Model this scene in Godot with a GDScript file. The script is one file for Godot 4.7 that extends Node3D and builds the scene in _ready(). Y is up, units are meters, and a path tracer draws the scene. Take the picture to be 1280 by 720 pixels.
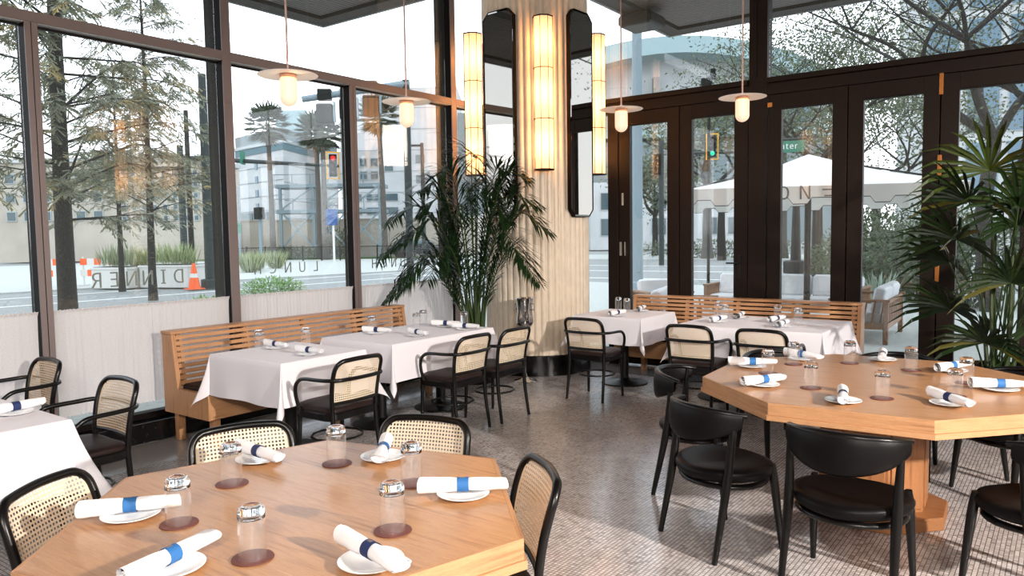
extends Node3D

# A corner dining room behind glass: camera, light, room shell, tables, chairs, plants, then the street outside.
# World axes follow the room: the street window stands across x, the folding doors across z. Metres.

const GLASS_X := -6.05      # plane of the street window's glass
const FACE_X := -5.95       # room face of its mullions
const DOOR_Z := -8.2        # room face of the folding doors
const CEIL := 5.0
var M := {}
var used := {}
var meshes := {}
var rng := RandomNumberGenerator.new()


class B:
	var v := PackedVector3Array()
	var n := PackedVector3Array()
	var u := PackedVector2Array()
	var c := PackedColorArray()
	var ix := PackedInt32Array()
	var tint := Color.WHITE
	var tinted := false

	func vert(p: Vector3, nn: Vector3, uv := Vector2.ZERO) -> int:
		v.append(p); n.append(nn); u.append(uv)
		if tinted:
			c.append(tint)
		return v.size() - 1

	func tri(a: int, b: int, d: int) -> void:   # counter-clockwise from outside
		ix.append(a); ix.append(d); ix.append(b)

	func quad(a: Vector3, b: Vector3, d: Vector3, e: Vector3) -> void:
		var nn := (b - a).cross(d - a)
		if nn.length_squared() < 1e-14:
			nn = (d - a).cross(e - a)
		nn = nn.normalized()
		var i := vert(a, nn, Vector2(0, 0))
		vert(b, nn, Vector2(1, 0)); vert(d, nn, Vector2(1, 1)); vert(e, nn, Vector2(0, 1))
		tri(i, i + 1, i + 2); tri(i, i + 2, i + 3)

	func fan(pts: Array, nn: Vector3) -> void:
		var i := v.size()
		for p in pts:
			vert(p, nn, Vector2(p.x, p.z))
		for k in range(1, pts.size() - 1):
			tri(i, i + k, i + k + 1)

	func grid(rows: Array, wrap := false) -> void:   # outward = (along columns) x (along rows)
		var nr := rows.size()
		var nc: int = rows[0].size()
		var acc := PackedVector3Array()
		acc.resize(nr * nc)
		for r in nr - 1:
			for k in nc - 1:
				var a: Vector3 = rows[r][k]
				var b: Vector3 = rows[r][k + 1]
				var d: Vector3 = rows[r + 1][k + 1]
				var e: Vector3 = rows[r + 1][k]
				var f := (d - a).cross(e - b)
				acc[r * nc + k] += f; acc[r * nc + k + 1] += f
				acc[(r + 1) * nc + k + 1] += f; acc[(r + 1) * nc + k] += f
		var i0 := v.size()
		for r in nr:
			for k in nc:
				var m := acc[r * nc + k]
				if wrap and (k == 0 or k == nc - 1):
					m = acc[r * nc] + acc[r * nc + nc - 1]
				vert(rows[r][k], m.normalized() if m.length_squared() > 1e-20 else Vector3.UP, Vector2(float(k) / (nc - 1), float(r) / (nr - 1)))
		for r in nr - 1:
			for k in nc - 1:
				var a := i0 + r * nc + k
				tri(a, a + 1, a + nc + 1); tri(a, a + nc + 1, a + nc)

	func box(at: Vector3, s: Vector3, bev := 0.0, bas := Basis.IDENTITY) -> void:
		var h := s / 2.0
		bev = minf(bev, minf(h.x, minf(h.y, h.z)) * 0.9)
		var id := {}
		for ax in 3:
			for sg in [-1, 1]:
				var nn := Vector3.ZERO
				nn[ax] = sg
				for p in [-1, 1]:
					for q in [-1, 1]:
						var w := Vector3.ZERO
						w[ax] = sg * h[ax]
						w[(ax + 1) % 3] = p * (h[(ax + 1) % 3] - bev)
						w[(ax + 2) % 3] = q * (h[(ax + 2) % 3] - bev)
						var key := [0, 0, 0]
						key[ax] = sg; key[(ax + 1) % 3] = p; key[(ax + 2) % 3] = q
						id[[ax, key[0], key[1], key[2]]] = vert(at + bas * w, bas * nn, Vector2(p * 0.5 + 0.5, q * 0.5 + 0.5))
				var k1 := func(p, q):
					var key := [0, 0, 0]
					key[ax] = sg; key[(ax + 1) % 3] = p; key[(ax + 2) % 3] = q
					return id[[ax, key[0], key[1], key[2]]]
				var a: int = k1.call(-1, -1); var b: int = k1.call(1, -1); var d: int = k1.call(1, 1); var e: int = k1.call(-1, 1)
				if sg > 0:
					tri(a, b, d); tri(a, d, e)
				else:
					tri(a, d, b); tri(a, e, d)
		if bev <= 0.0:
			return
		for ax in 3:      # edges that run along ax, between the faces bx and cx
			var bx := (ax + 1) % 3
			var cx := (ax + 2) % 3
			for p in [-1, 1]:
				for q in [-1, 1]:
					var get_id := func(face, along):
						var key := [0, 0, 0]
						key[ax] = along; key[bx] = p; key[cx] = q
						return id[[face, key[0], key[1], key[2]]]
					var a: int = get_id.call(bx, -1); var b: int = get_id.call(cx, -1); var d: int = get_id.call(cx, 1); var e: int = get_id.call(bx, 1)
					if p * q > 0:
						tri(a, b, d); tri(a, d, e)
					else:
						tri(a, d, b); tri(a, e, d)
		for sx in [-1, 1]:
			for sy in [-1, 1]:
				for sz in [-1, 1]:
					var a: int = id[[0, sx, sy, sz]]; var b: int = id[[1, sx, sy, sz]]; var d: int = id[[2, sx, sy, sz]]
					if sx * sy * sz > 0:
						tri(a, b, d)
					else:
						tri(a, d, b)

	func bar(a: Vector3, b: Vector3, w: float, h: float, bev := 0.0, upv := Vector3.UP) -> void:   # a box from a to b
		var t := (b - a).normalized()
		var s := t.cross(upv)
		s = s.normalized() if s.length() > 1e-4 else t.cross(Vector3.RIGHT).normalized()
		box((a + b) / 2.0, Vector3(w, h, a.distance_to(b)), bev, Basis(s, (-t).cross(s), -t))

	func tube(path: Array, rad, sides := 8, cap := true, squash := 1.0, first := Vector3.ZERO) -> void:
		var m := path.size()
		var t0: Vector3 = (path[1] - path[0]).normalized()
		var a := first
		if a == Vector3.ZERO:
			a = t0.cross(Vector3.UP) if absf(t0.y) < 0.95 else t0.cross(Vector3.RIGHT)
		a = (a - t0 * a.dot(t0)).normalized()
		var rows := []
		var tl := t0
		for i in m:
			var t: Vector3 = (path[mini(i + 1, m - 1)] - path[maxi(i - 1, 0)]).normalized()
			a = (a - t * a.dot(t)).normalized()
			var b := t.cross(a)
			var r: float = rad if not (rad is Array or rad is PackedFloat32Array) else rad[i]
			var row := []
			for k in sides + 1:
				var w := TAU * k / sides
				row.append(path[i] + a * cos(w) * r + b * sin(w) * r * squash)
			rows.append(row)
			tl = t
		grid(rows, true)
		if cap:
			var lo: Array = rows[0].slice(0, sides)
			lo.reverse()
			fan(lo, -t0)
			fan(rows[m - 1].slice(0, sides), tl)

	func lathe(prof: Array, seg := 24, at := Vector3.ZERO) -> void:    # prof: Vector2(radius, height), outside going up
		var rows := []
		for p in prof:
			var row := []
			for k in seg + 1:
				var w := TAU * k / seg
				row.append(at + Vector3(p.x * cos(w), p.y, -p.x * sin(w)))
			rows.append(row)
		grid(rows, true)

	func prism(poly: Array, y0: float, y1: float, bev := 0.0) -> void:   # poly: Vector2(x, z), any turn
		var p := poly.duplicate()
		var area := 0.0
		for i in p.size():
			var q: Vector2 = p[(i + 1) % p.size()]
			area += p[i].x * q.y - q.x * p[i].y
		if area > 0:
			p.reverse()      # counter-clockwise seen from above (z towards the viewer)
		var ins := p
		if bev > 0:
			ins = []
			for i in p.size():
				var e1: Vector2 = (p[i] - p[(i - 1 + p.size()) % p.size()]).normalized()
				var e2: Vector2 = (p[(i + 1) % p.size()] - p[i]).normalized()
				var n1 := Vector2(e1.y, -e1.x)
				var n2 := Vector2(e2.y, -e2.x)
				var mid := (n1 + n2).normalized()
				ins.append(p[i] - mid * bev / maxf(0.3, mid.dot(n1)))
			if Geometry2D.is_point_in_polygon(p[0], PackedVector2Array(ins)):
				for i in ins.size():
					ins[i] = p[i] * 2.0 - ins[i]
		var top := []
		var bot := []
		for q in ins:
			top.append(Vector3(q.x, y1, q.y)); bot.append(Vector3(q.x, y0, q.y))
		fan(top, Vector3.UP)
		bot.reverse()
		fan(bot, Vector3.DOWN)
		for i in p.size():
			var j := (i + 1) % p.size()
			var a := Vector3(p[i].x, y0 + bev, p[i].y)
			var b := Vector3(p[j].x, y0 + bev, p[j].y)
			var d := Vector3(p[j].x, y1 - bev, p[j].y)
			var e := Vector3(p[i].x, y1 - bev, p[i].y)
			quad(a, b, d, e)
			if bev > 0:
				quad(e, d, Vector3(ins[j].x, y1, ins[j].y), Vector3(ins[i].x, y1, ins[i].y))
				quad(Vector3(ins[i].x, y0, ins[i].y), Vector3(ins[j].x, y0, ins[j].y), b, a)

	func leaf(at: Vector3, along: Vector3, side: Vector3, l: float, w: float, fold := 0.25) -> void:   # a pointed blade folded along its midrib
		var s := side.normalized() * w * 0.5
		var dn := along.cross(side).normalized() * w * fold
		var m := at + along * l * 0.45
		var e := at + along * l
		quad(at, m + s + dn, e, m)
		quad(at, m, e, m - s + dn)

	func done() -> ArrayMesh:
		var a := []
		a.resize(Mesh.ARRAY_MAX)
		a[Mesh.ARRAY_VERTEX] = v
		a[Mesh.ARRAY_NORMAL] = n
		a[Mesh.ARRAY_TEX_UV] = u
		if tinted:
			a[Mesh.ARRAY_COLOR] = c
		a[Mesh.ARRAY_INDEX] = ix
		var m := ArrayMesh.new()
		m.add_surface_from_arrays(Mesh.PRIMITIVE_TRIANGLES, a)
		return m


# ---------------------------------------------------------------- naming and tags
func numbered(called: String) -> String:
	used[called] = used.get(called, -1) + 1
	return called if used[called] == 0 else "%s_%03d" % [called, used[called]]


func tag(o: Node3D, label := "", category := "", group := "", kind := "") -> Node3D:
	if label: o.set_meta("label", label)
	if category: o.set_meta("category", category)
	if group: o.set_meta("group", group)
	if kind: o.set_meta("kind", kind)
	return o


func thing(called: String, label: String, category: String, at := Vector3.ZERO, turn := 0.0, group := "") -> Node3D:
	var o := Node3D.new()
	o.name = numbered(called)
	add_child(o)
	o.position = at
	o.rotation.y = turn
	return tag(o, label, category, group)


func put(b, called: String, mat: Material, parent: Node = self, at := Vector3.ZERO) -> MeshInstance3D:
	var o := MeshInstance3D.new()
	o.mesh = b.done() if b is B else b
	o.set_surface_override_material(0, mat)
	o.cast_shadow = GeometryInstance3D.SHADOW_CASTING_SETTING_ON
	if parent == self:
		o.name = numbered(called)
		add_child(o)
	else:
		o.name = called
		parent.add_child(o, true)
	o.position = at
	return o


func bx(called: String, at: Vector3, s: Vector3, mat: Material, parent: Node = self, bev := 0.004) -> MeshInstance3D:
	var b := B.new()
	b.box(Vector3.ZERO, s, bev)
	return put(b, called, mat, parent, at)


func copy(o: Node3D, at: Vector3, turn: float, label: String, group := "") -> Node3D:
	var d: Node3D = o.duplicate()
	var base: String = o.get_meta("base", String(o.name))
	d.name = numbered(base)
	add_child(d)
	d.position = at
	d.rotation.y = turn
	d.set_meta("label", label)
	if group: d.set_meta("group", group)
	return d


func curve(pts: Array, per := 6, closed := false) -> Array:      # Catmull-Rom through the points
	var out := []
	var m := pts.size()
	var last := m if closed else m - 1
	for i in last:
		var a = pts[(i - 1 + m) % m] if closed or i > 0 else pts[0] * 2.0 - pts[1]
		var b = pts[i]
		var d = pts[(i + 1) % m]
		var e = pts[(i + 2) % m] if closed or i + 2 < m else pts[m - 1] * 2.0 - pts[m - 2]
		for k in per:
			var t := float(k) / per
			out.append(0.5 * ((2.0 * b) + (d - a) * t + (2.0 * a - 5.0 * b + 4.0 * d - e) * t * t + (3.0 * b - a - 3.0 * d + e) * t * t * t))
	out.append(pts[0] if closed else pts[m - 1])
	return out


# ---------------------------------------------------------------- materials
func noise_tex(freq: float, ramp: Array, size := 512, octaves := 4, seed_ := 1, type := FastNoiseLite.TYPE_SIMPLEX_SMOOTH, bump := 0.0) -> NoiseTexture2D:
	var f := FastNoiseLite.new()
	f.seed = seed_
	f.noise_type = type
	f.frequency = freq
	f.fractal_octaves = octaves
	var t := NoiseTexture2D.new()
	t.width = size
	t.height = size
	t.seamless = true
	t.noise = f
	if bump > 0:
		t.as_normal_map = true
		t.bump_strength = bump
	if ramp.size():
		var g := Gradient.new()
		var cols := PackedColorArray()
		var offs := PackedFloat32Array()
		for i in ramp.size():
			cols.append(ramp[i])
			offs.append(float(i) / maxf(1, ramp.size() - 1))
		g.colors = cols
		g.offsets = offs
		t.color_ramp = g
	return t


func mat(col: Color, rough := 0.6, metal := 0.0) -> StandardMaterial3D:
	var m := StandardMaterial3D.new()
	m.albedo_color = col
	m.roughness = rough
	m.metallic = metal
	return m


func tri_mat(tex: Texture2D, scale: Vector3, rough := 0.6, world := false, tone := Color.WHITE) -> StandardMaterial3D:
	var m := mat(tone, rough)
	m.albedo_texture = tex
	m.uv1_triplanar = true
	m.uv1_world_triplanar = world
	m.uv1_scale = scale
	m.uv1_triplanar_sharpness = 4.0
	return m


func leafy(col: Color, rough := 0.5, back := 0.25) -> StandardMaterial3D:
	var m := mat(Color.WHITE, rough)
	m.vertex_color_use_as_albedo = true
	m.albedo_color = col
	m.backlight_enabled = true
	m.backlight = Color(back, back, back * 0.6)
	return m


func glass_pane(alpha := 0.02) -> StandardMaterial3D:
	var m := mat(Color(0.86, 0.93, 0.91, alpha), 0.0)
	m.transparency = BaseMaterial3D.TRANSPARENCY_ALPHA
	return m


func make_materials() -> void:
	var oak := noise_tex(0.012, [Color(0.60, 0.42, 0.28), Color(0.71, 0.525, 0.37), Color(0.77, 0.585, 0.425), Color(0.73, 0.545, 0.39), Color(0.81, 0.635, 0.475)], 512, 5, 3)
	var fine := noise_tex(0.03, [Color(0.84, 0.80, 0.76), Color(1, 1, 1), Color(0.93, 0.91, 0.89), Color(1, 1, 1)], 512, 4, 9)
	for k in [["oak_x", Vector3(0.32, 5, 5), Vector3(1.4, 30, 30)], ["oak_y", Vector3(5, 0.32, 5), Vector3(30, 1.4, 30)], ["oak_z", Vector3(5, 5, 0.32), Vector3(30, 30, 1.4)]]:
		var m := tri_mat(oak, k[1], 0.38)
		m.detail_enabled = true
		m.detail_albedo = fine
		m.detail_blend_mode = BaseMaterial3D.BLEND_MODE_MUL
		m.detail_uv_layer = BaseMaterial3D.DETAIL_UV_2
		m.uv2_triplanar = true
		m.uv2_scale = k[2]
		m.uv2_triplanar_sharpness = 4.0
		M[k[0]] = m
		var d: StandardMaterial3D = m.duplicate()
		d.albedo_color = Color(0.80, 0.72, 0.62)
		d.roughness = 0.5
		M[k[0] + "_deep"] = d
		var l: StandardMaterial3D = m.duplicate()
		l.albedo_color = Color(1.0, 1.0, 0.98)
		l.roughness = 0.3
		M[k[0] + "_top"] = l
	M.black_wood = mat(Color(0.045, 0.04, 0.04), 0.3)
	M.black_wood.metallic_specular = 0.4
	var hide := noise_tex(0.08, [], 256, 3, 5, FastNoiseLite.TYPE_CELLULAR, 3.0)
	M.leather = tri_mat(null, Vector3(9, 9, 9), 0.42)
	M.leather.albedo_color = Color(0.05, 0.043, 0.045)
	M.leather.metallic_specular = 0.25
	M.leather.normal_enabled = true
	M.leather.normal_texture = hide
	M.leather.normal_scale = 0.25
	M.seat_leather = M.leather.duplicate()
	M.seat_leather.albedo_color = Color(0.14, 0.10, 0.095)
	M.cane = tri_mat(noise_tex(0.05, [Color(0.83, 0.77, 0.67), Color(0.91, 0.86, 0.77), Color(0.87, 0.82, 0.72)], 256, 3, 4), Vector3(6, 6, 6), 0.6)
	M.cane.backlight_enabled = true
	M.cane.backlight = Color(0.70, 0.52, 0.32)
	var weave := noise_tex(0.2, [Color(0.84, 0.83, 0.855), Color(0.90, 0.89, 0.91)], 256, 2, 6)
	M.linen = tri_mat(weave, Vector3(3, 3, 3), 0.85)
	M.linen.rim_enabled = true
	M.linen.rim = 0.2
	M.napkin = mat(Color(0.95, 0.95, 0.96), 0.85)
	M.band = mat(Color(0.16, 0.40, 0.64), 0.7)
	M.band_navy = mat(Color(0.10, 0.17, 0.36), 0.7)
	M.band_print = mat(Color(0.62, 0.55, 0.45), 0.6)
	M.china = mat(Color(0.93, 0.93, 0.93), 0.12)
	M.coaster = tri_mat(hide, Vector3(30, 30, 30), 0.55)
	M.coaster.albedo_texture = null
	M.coaster.albedo_color = Color(0.40, 0.215, 0.185)
	M.tumbler = mat(Color(1.0, 1.0, 1.0, 0.0), 0.0)
	M.tumbler.refraction_enabled = true
	M.tumbler.refraction_scale = 0.05
	M.tumbler_wall = glass_pane(0.01)
	M.tumbler_wall.albedo_color = Color(0.86, 0.88, 0.90, 0.026)
	M.glass = glass_pane()
	M.bronze = mat(Color(0.08, 0.062, 0.057), 0.55)
	M.bronze.metallic_specular = 0.15
	M.mullion = mat(Color(0.43, 0.385, 0.38), 0.45)  # paler than the bronze paint: light on room-side faces put into the colour
	M.daylit_grey = mat(Color(0.66, 0.67, 0.67), 0.4, 0.3)  # grey of the beam underside with the daylight on it put into the colour
	M.door_bronze = mat(Color(0.105, 0.07, 0.052), 0.5)
	M.door_bronze.metallic_specular = 0.3
	M.brass = mat(Color(0.85, 0.58, 0.33), 0.3, 0.9)
	M.chrome = mat(Color(0.82, 0.82, 0.82), 0.08, 1.0)
	M.mirror = mat(Color(0.60, 0.585, 0.56), 0.02, 1.0)
	M.iron = mat(Color(0.04, 0.038, 0.036), 0.45, 0.4)
	M.sheer = tri_mat(noise_tex(0.15, [Color(0.79, 0.775, 0.775), Color(0.86, 0.845, 0.845)], 256, 2, 8), Vector3(2.5, 2.5, 2.5), 0.9)
	M.sheer.backlight_enabled = true
	M.sheer.backlight = Color(0.9, 0.885, 0.875)
	M.plaster = tri_mat(noise_tex(0.02, [Color(0.79, 0.73, 0.65), Color(0.86, 0.80, 0.72)], 256, 4, 11), Vector3(1, 1, 1), 0.4)
	M.marble = tri_mat(noise_tex(0.02, [Color(0.03, 0.03, 0.035), Color(0.06, 0.06, 0.065), Color(0.05, 0.05, 0.055), Color(0.05, 0.05, 0.05), Color(0.22, 0.22, 0.23)], 512, 6, 12), Vector3(1.5, 1.5, 1.5), 0.15)
	M.black_base = mat(Color(0.02, 0.02, 0.022), 0.2)
	M.wall = tri_mat(noise_tex(0.02, [Color(0.50, 0.47, 0.43), Color(0.57, 0.54, 0.50)], 256, 4, 13), Vector3(0.6, 0.6, 0.6), 0.9, true)
	M.ceiling = mat(Color(0.33, 0.32, 0.30), 0.9)
	M.terrazzo = tri_mat(noise_tex(0.06, [Color(0.38, 0.36, 0.35), Color(0.50, 0.48, 0.47), Color(0.45, 0.43, 0.42), Color(0.58, 0.56, 0.55)], 512, 5, 14), Vector3(1.2, 1.2, 1.2), 0.14, true)
	M.mosaic = mosaic_material()


func mosaic_material() -> StandardMaterial3D:      # small square tiles of about 2 cm, far too small to pick apart
	var r := RandomNumberGenerator.new()
	r.seed = 77
	var tiles := 40
	var px := 24
	var size := tiles * px
	var im := Image.create(size, size, false, Image.FORMAT_RGB8)
	var hm := Image.create(size, size, false, Image.FORMAT_RGB8)
	im.fill(Color(0.40, 0.37, 0.355))
	hm.fill(Color(0.2, 0.2, 0.2))
	for j in tiles:
		for i in tiles:
			var k := r.randf_range(0.74, 0.88)
			if r.randf() < 0.12:
				k -= 0.12
			var col := Color(k, k * 0.965, k * 0.955)
			var off := 0
			im.fill_rect(Rect2i(i * px + 2 + off, j * px + 2, px - 4, px - 4), col)
			hm.fill_rect(Rect2i(i * px + 2, j * px + 2, px - 4, px - 4), Color(0.8, 0.8, 0.8))
			hm.fill_rect(Rect2i(i * px + 3, j * px + 3, px - 6, px - 6), Color(1, 1, 1))
	var m := tri_mat(ImageTexture.create_from_image(im), Vector3.ONE / (tiles * 0.021), 0.17, true)
	m.heightmap_enabled = true
	m.heightmap_texture = ImageTexture.create_from_image(hm)
	m.heightmap_scale = 0.04
	m.detail_enabled = true
	m.detail_albedo = noise_tex(0.01, [Color(0.86, 0.84, 0.83), Color(1, 1, 1), Color(0.93, 0.91, 0.90)], 512, 4, 21)
	m.detail_blend_mode = BaseMaterial3D.BLEND_MODE_MUL
	m.detail_uv_layer = BaseMaterial3D.DETAIL_UV_2
	m.uv2_triplanar = true
	m.uv2_world_triplanar = true
	m.uv2_scale = Vector3.ONE * 0.35
	return m

const CLOTH_SETTINGS := [
	["g", -5.10, -3.53, 0.0, "near window table, left glass"], ["g", -4.90, -3.82, 0.0, "near window table, right glass"],
	["n", -4.95, -3.57, -0.07, "near window table, by the bench"], ["n", -4.46, -3.50, -0.03, "near window table, by the armchair"],
	["g", -5.07, -4.69, 0.0, "long window table, left glass"], ["g", -4.94, -5.13, 0.0, "long window table, middle glass"], ["g", -5.08, -5.37, 0.0, "long window table, back glass by the palm"], ["g", -4.60, -5.42, 0.0, "long window table, right glass before the palm stems"],
	["n", -4.92, -4.60, 0.2, "long window table, left by the bench"], ["n", -4.49, -4.67, -0.29, "long window table, by the nearer armchair"], ["n", -4.72, -5.29, 0.28, "long window table, far side by the palm"], ["n", -4.42, -5.22, 0.05, "long window table, by the farther armchair"],
	["g", -4.09, -7.50, 0.0, "column-side table, left glass"], ["g", -3.93, -7.40, 0.0, "column-side table, right glass"],
	["n", -3.78, -6.90, 1.52, "column-side table, by the armchair"], ["n", -3.78, -7.44, 1.81, "column-side table, by the bench"],
	["g", -2.90, -7.42, 0.0, "door-bench table, leftmost glass"], ["g", -2.74, -7.19, 0.0, "door-bench table, second glass from the left"], ["g", -2.27, -7.34, 0.0, "door-bench table, third glass from the left"], ["g", -2.03, -7.16, 0.0, "door-bench table, rightmost glass"],
	["n", -2.68, -6.86, 1.48, "door-bench table, by the left armchair"], ["n", -2.62, -7.28, 1.75, "door-bench table, left by the bench"], ["n", -2.06, -6.80, 1.62, "door-bench table, by the right armchair"], ["n", -2.22, -7.14, 1.42, "door-bench table, right by the bench"],
	["n", -4.20, -1.49, 1.70, "left-edge table"],
]

const EXPOSURE := 1.03
const SKY := 1.6
const KEY := 66.0
const FILL := 13.0
const SOFT := 40.0
const SCONCE_LIGHT := 0.075


func _ready() -> void:
	rng.seed = 1
	# ---- camera
	var cam := Camera3D.new()
	cam.name = "camera"
	cam.fov = 41.75
	cam.near = 0.05
	cam.far = 600.0
	add_child(cam)
	cam.position = Vector3(0, 1.6, 0)
	cam.rotation_degrees = Vector3(-3.97, 36.64, -0.855)
	cam.current = true
	# ---- sky: bright overcast
	var we := WorldEnvironment.new()
	we.name = "world"
	var env := Environment.new()
	var sky := Sky.new()
	var sm := ProceduralSkyMaterial.new()
	sm.sky_top_color = Color(0.90, 0.95, 1.0)
	sm.sky_horizon_color = Color(0.97, 0.985, 1.0)
	sm.ground_bottom_color = Color(0.75, 0.76, 0.76)
	sm.ground_horizon_color = Color(0.9, 0.92, 0.93)
	sm.sky_energy_multiplier = SKY
	sm.ground_energy_multiplier = SKY * 0.6
	sky.sky_material = sm
	env.background_mode = Environment.BG_SKY
	env.sky = sky
	env.tonemap_mode = Environment.TONE_MAPPER_LINEAR
	env.tonemap_exposure = EXPOSURE
	env.sdfgi_enabled = true
	env.ssao_enabled = true
	env.ssil_enabled = true
	we.environment = env
	add_child(we)
	# ---- the two lamps that light the room from the right, out of frame
	make_materials()
	lamp_materials()
	stand_lamp(Vector3(4.1, 2.85, -2.3), Vector3(-3.6, 0.7, -4.6), KEY, 0.09, "unseen lamp with a small round reflector on a stand right of the octagonal table, lighting the room")
	stand_lamp(Vector3(2.7, 2.9, 1.4), Vector3(-2.5, 0.6, -3.6), FILL, 0.16, "unseen lamp with a small round reflector on a stand right of the camera, lighting the tables and floor")
	soft_box(Vector3(2.6, 4.3, 3.4), Vector3(-2.6, 0.2, -4.6), SOFT, "large square softbox lamp on a stand, out of view behind the camera, lighting the floor")  # unseen source behind the camera, placed to brighten the floor and room

	build_room()
	build_doors()
	build_columns()
	bench("oak slatted bench along the street window", Vector3(-5.80, 0, -4.41), PI / 2, 2.54, false)
	bench("oak slatted bench in front of the folding doors", Vector3(-2.88, 0, -8.06), 0.0, 2.44, true)
	place_tables()
	place_chairs()
	place_settings()
	pendant(Vector3(-4.63, 2.80, -3.53), "disc pendant lamp hanging before the LUNCH window, nearest the camera")
	pendant(Vector3(-4.75, 2.80, -4.87), "disc pendant lamp hanging before the BRUNCH window")
	pendant(Vector3(-3.66, 2.85, -6.79), "disc pendant lamp hanging beside the column's right lantern")
	pendant(Vector3(-2.49, 2.85, -6.95), "disc pendant lamp hanging before the wide door post")
	wine_bucket(Vector3(-4.80, 0, -6.68))
	build_outside()
	feather_palm(Vector3(-5.25, 0, -6.35))
	fan_palm(Vector3(-0.42, 0, -6.75))


func lamp_materials() -> void:
	M.paper = mat(Color(1.0, 0.95, 0.86), 0.9)
	M.paper.emission_enabled = true
	M.paper.emission = Color(1.0, 0.86, 0.70)
	M.paper.emission_energy_multiplier = 0.45
	M.paper.backlight_enabled = true
	M.paper.backlight = Color(1.0, 0.96, 0.88)
	M.opal = mat(Color(0.92, 0.82, 0.74), 0.3)
	M.opal.emission_enabled = true
	M.opal.emission = Color(1.0, 0.82, 0.68)
	M.opal.emission_energy_multiplier = 0.62
	M.brim = mat(Color(0.90, 0.91, 0.92), 0.5)
	M.collar = mat(Color(0.90, 0.68, 0.55), 0.5)
	M.pendant_rod = mat(Color(0.72, 0.60, 0.55), 0.35, 0.7)
	M.bulb = mat(Color(1, 1, 1), 0.5)
	M.bulb.emission_enabled = true
	M.bulb.emission = Color(1.0, 0.97, 0.93)
	M.bulb.emission_energy_multiplier = 1.5


func stand_lamp(at: Vector3, aim: Vector3, energy: float, size: float, label: String) -> void:
	var t := thing("unseen_stand_lamp", label, "lamp", Vector3(at.x, 0, at.z), 0, "unseen lamps on stands")
	var b := B.new()
	b.tube([Vector3(0, 0.35, 0), Vector3(0, at.y, 0)], 0.014, 10)
	put(b, "pole", M.iron, t)
	for k in 3:
		b = B.new()
		var a := TAU * k / 3.0
		b.tube([Vector3(0, 0.75, 0), Vector3(cos(a) * 0.42, 0.015, sin(a) * 0.42)], 0.011, 8)
		put(b, "leg", M.iron, t)
	var head := Node3D.new()
	head.name = "head"
	t.add_child(head)
	head.position = Vector3(0, at.y, 0)
	head.basis = Basis.looking_at(aim - at)
	b = B.new()
	b.tube([Vector3(0, 0, 0.28), Vector3(0, 0, 0.04)], 0.06, 18)
	put(b, "body", M.iron, head)
	b = B.new()
	var rows := []
	for k in 2:
		var row := []
		for q in 25:
			var w := TAU * q / 24.0
			row.append(Vector3(cos(w) * (size + 0.03) * (0.6 + 0.4 * k), sin(w) * (size + 0.03) * (0.6 + 0.4 * k), 0.04 - 0.09 * k))
		rows.append(row)
	b.grid(rows, true)
	put(b, "reflector", M.iron, head)
	# unseen barn door: the upper flap reaches down across the beam's axis, so the room above head height stays dim
	b = B.new()
	var up: Vector3 = head.basis.inverse() * Vector3.UP
	var fwd := (head.basis.inverse() * Vector3(aim.x - at.x, 0, aim.z - at.z)).normalized()
	var sd := fwd.cross(up).normalized()
	var hinge := fwd * 0.06 + up * (size + 0.05)
	var lip := fwd * 0.66 - up * 0.03
	var thick := up * 0.004
	b.quad(hinge - sd * 0.34, hinge + sd * 0.34, lip + sd * 0.62, lip - sd * 0.62)
	b.quad(hinge + sd * 0.34 + thick, hinge - sd * 0.34 + thick, lip - sd * 0.62 + thick, lip + sd * 0.62 + thick)
	put(b, "barn_door", M.iron, head)
	b = B.new()
	var disc := []
	for q in 24:
		var w := -TAU * q / 24.0
		disc.append(Vector3(cos(w) * size, sin(w) * size, -0.02))
	b.fan(disc, Vector3(0, 0, -1))
	put(b, "lamp_face", M.bulb, head)
	var l := SpotLight3D.new()
	l.name = "lamp_light"
	head.add_child(l)
	l.position = Vector3(0, 0, -0.06)
	l.light_color = Color(1.0, 0.965, 0.93)
	l.light_energy = energy
	l.light_size = size
	l.spot_angle = 80.0
	l.spot_angle_attenuation = 0.6
	l.spot_range = 30.0
	l.spot_attenuation = 2.0
	l.shadow_enabled = true


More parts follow.
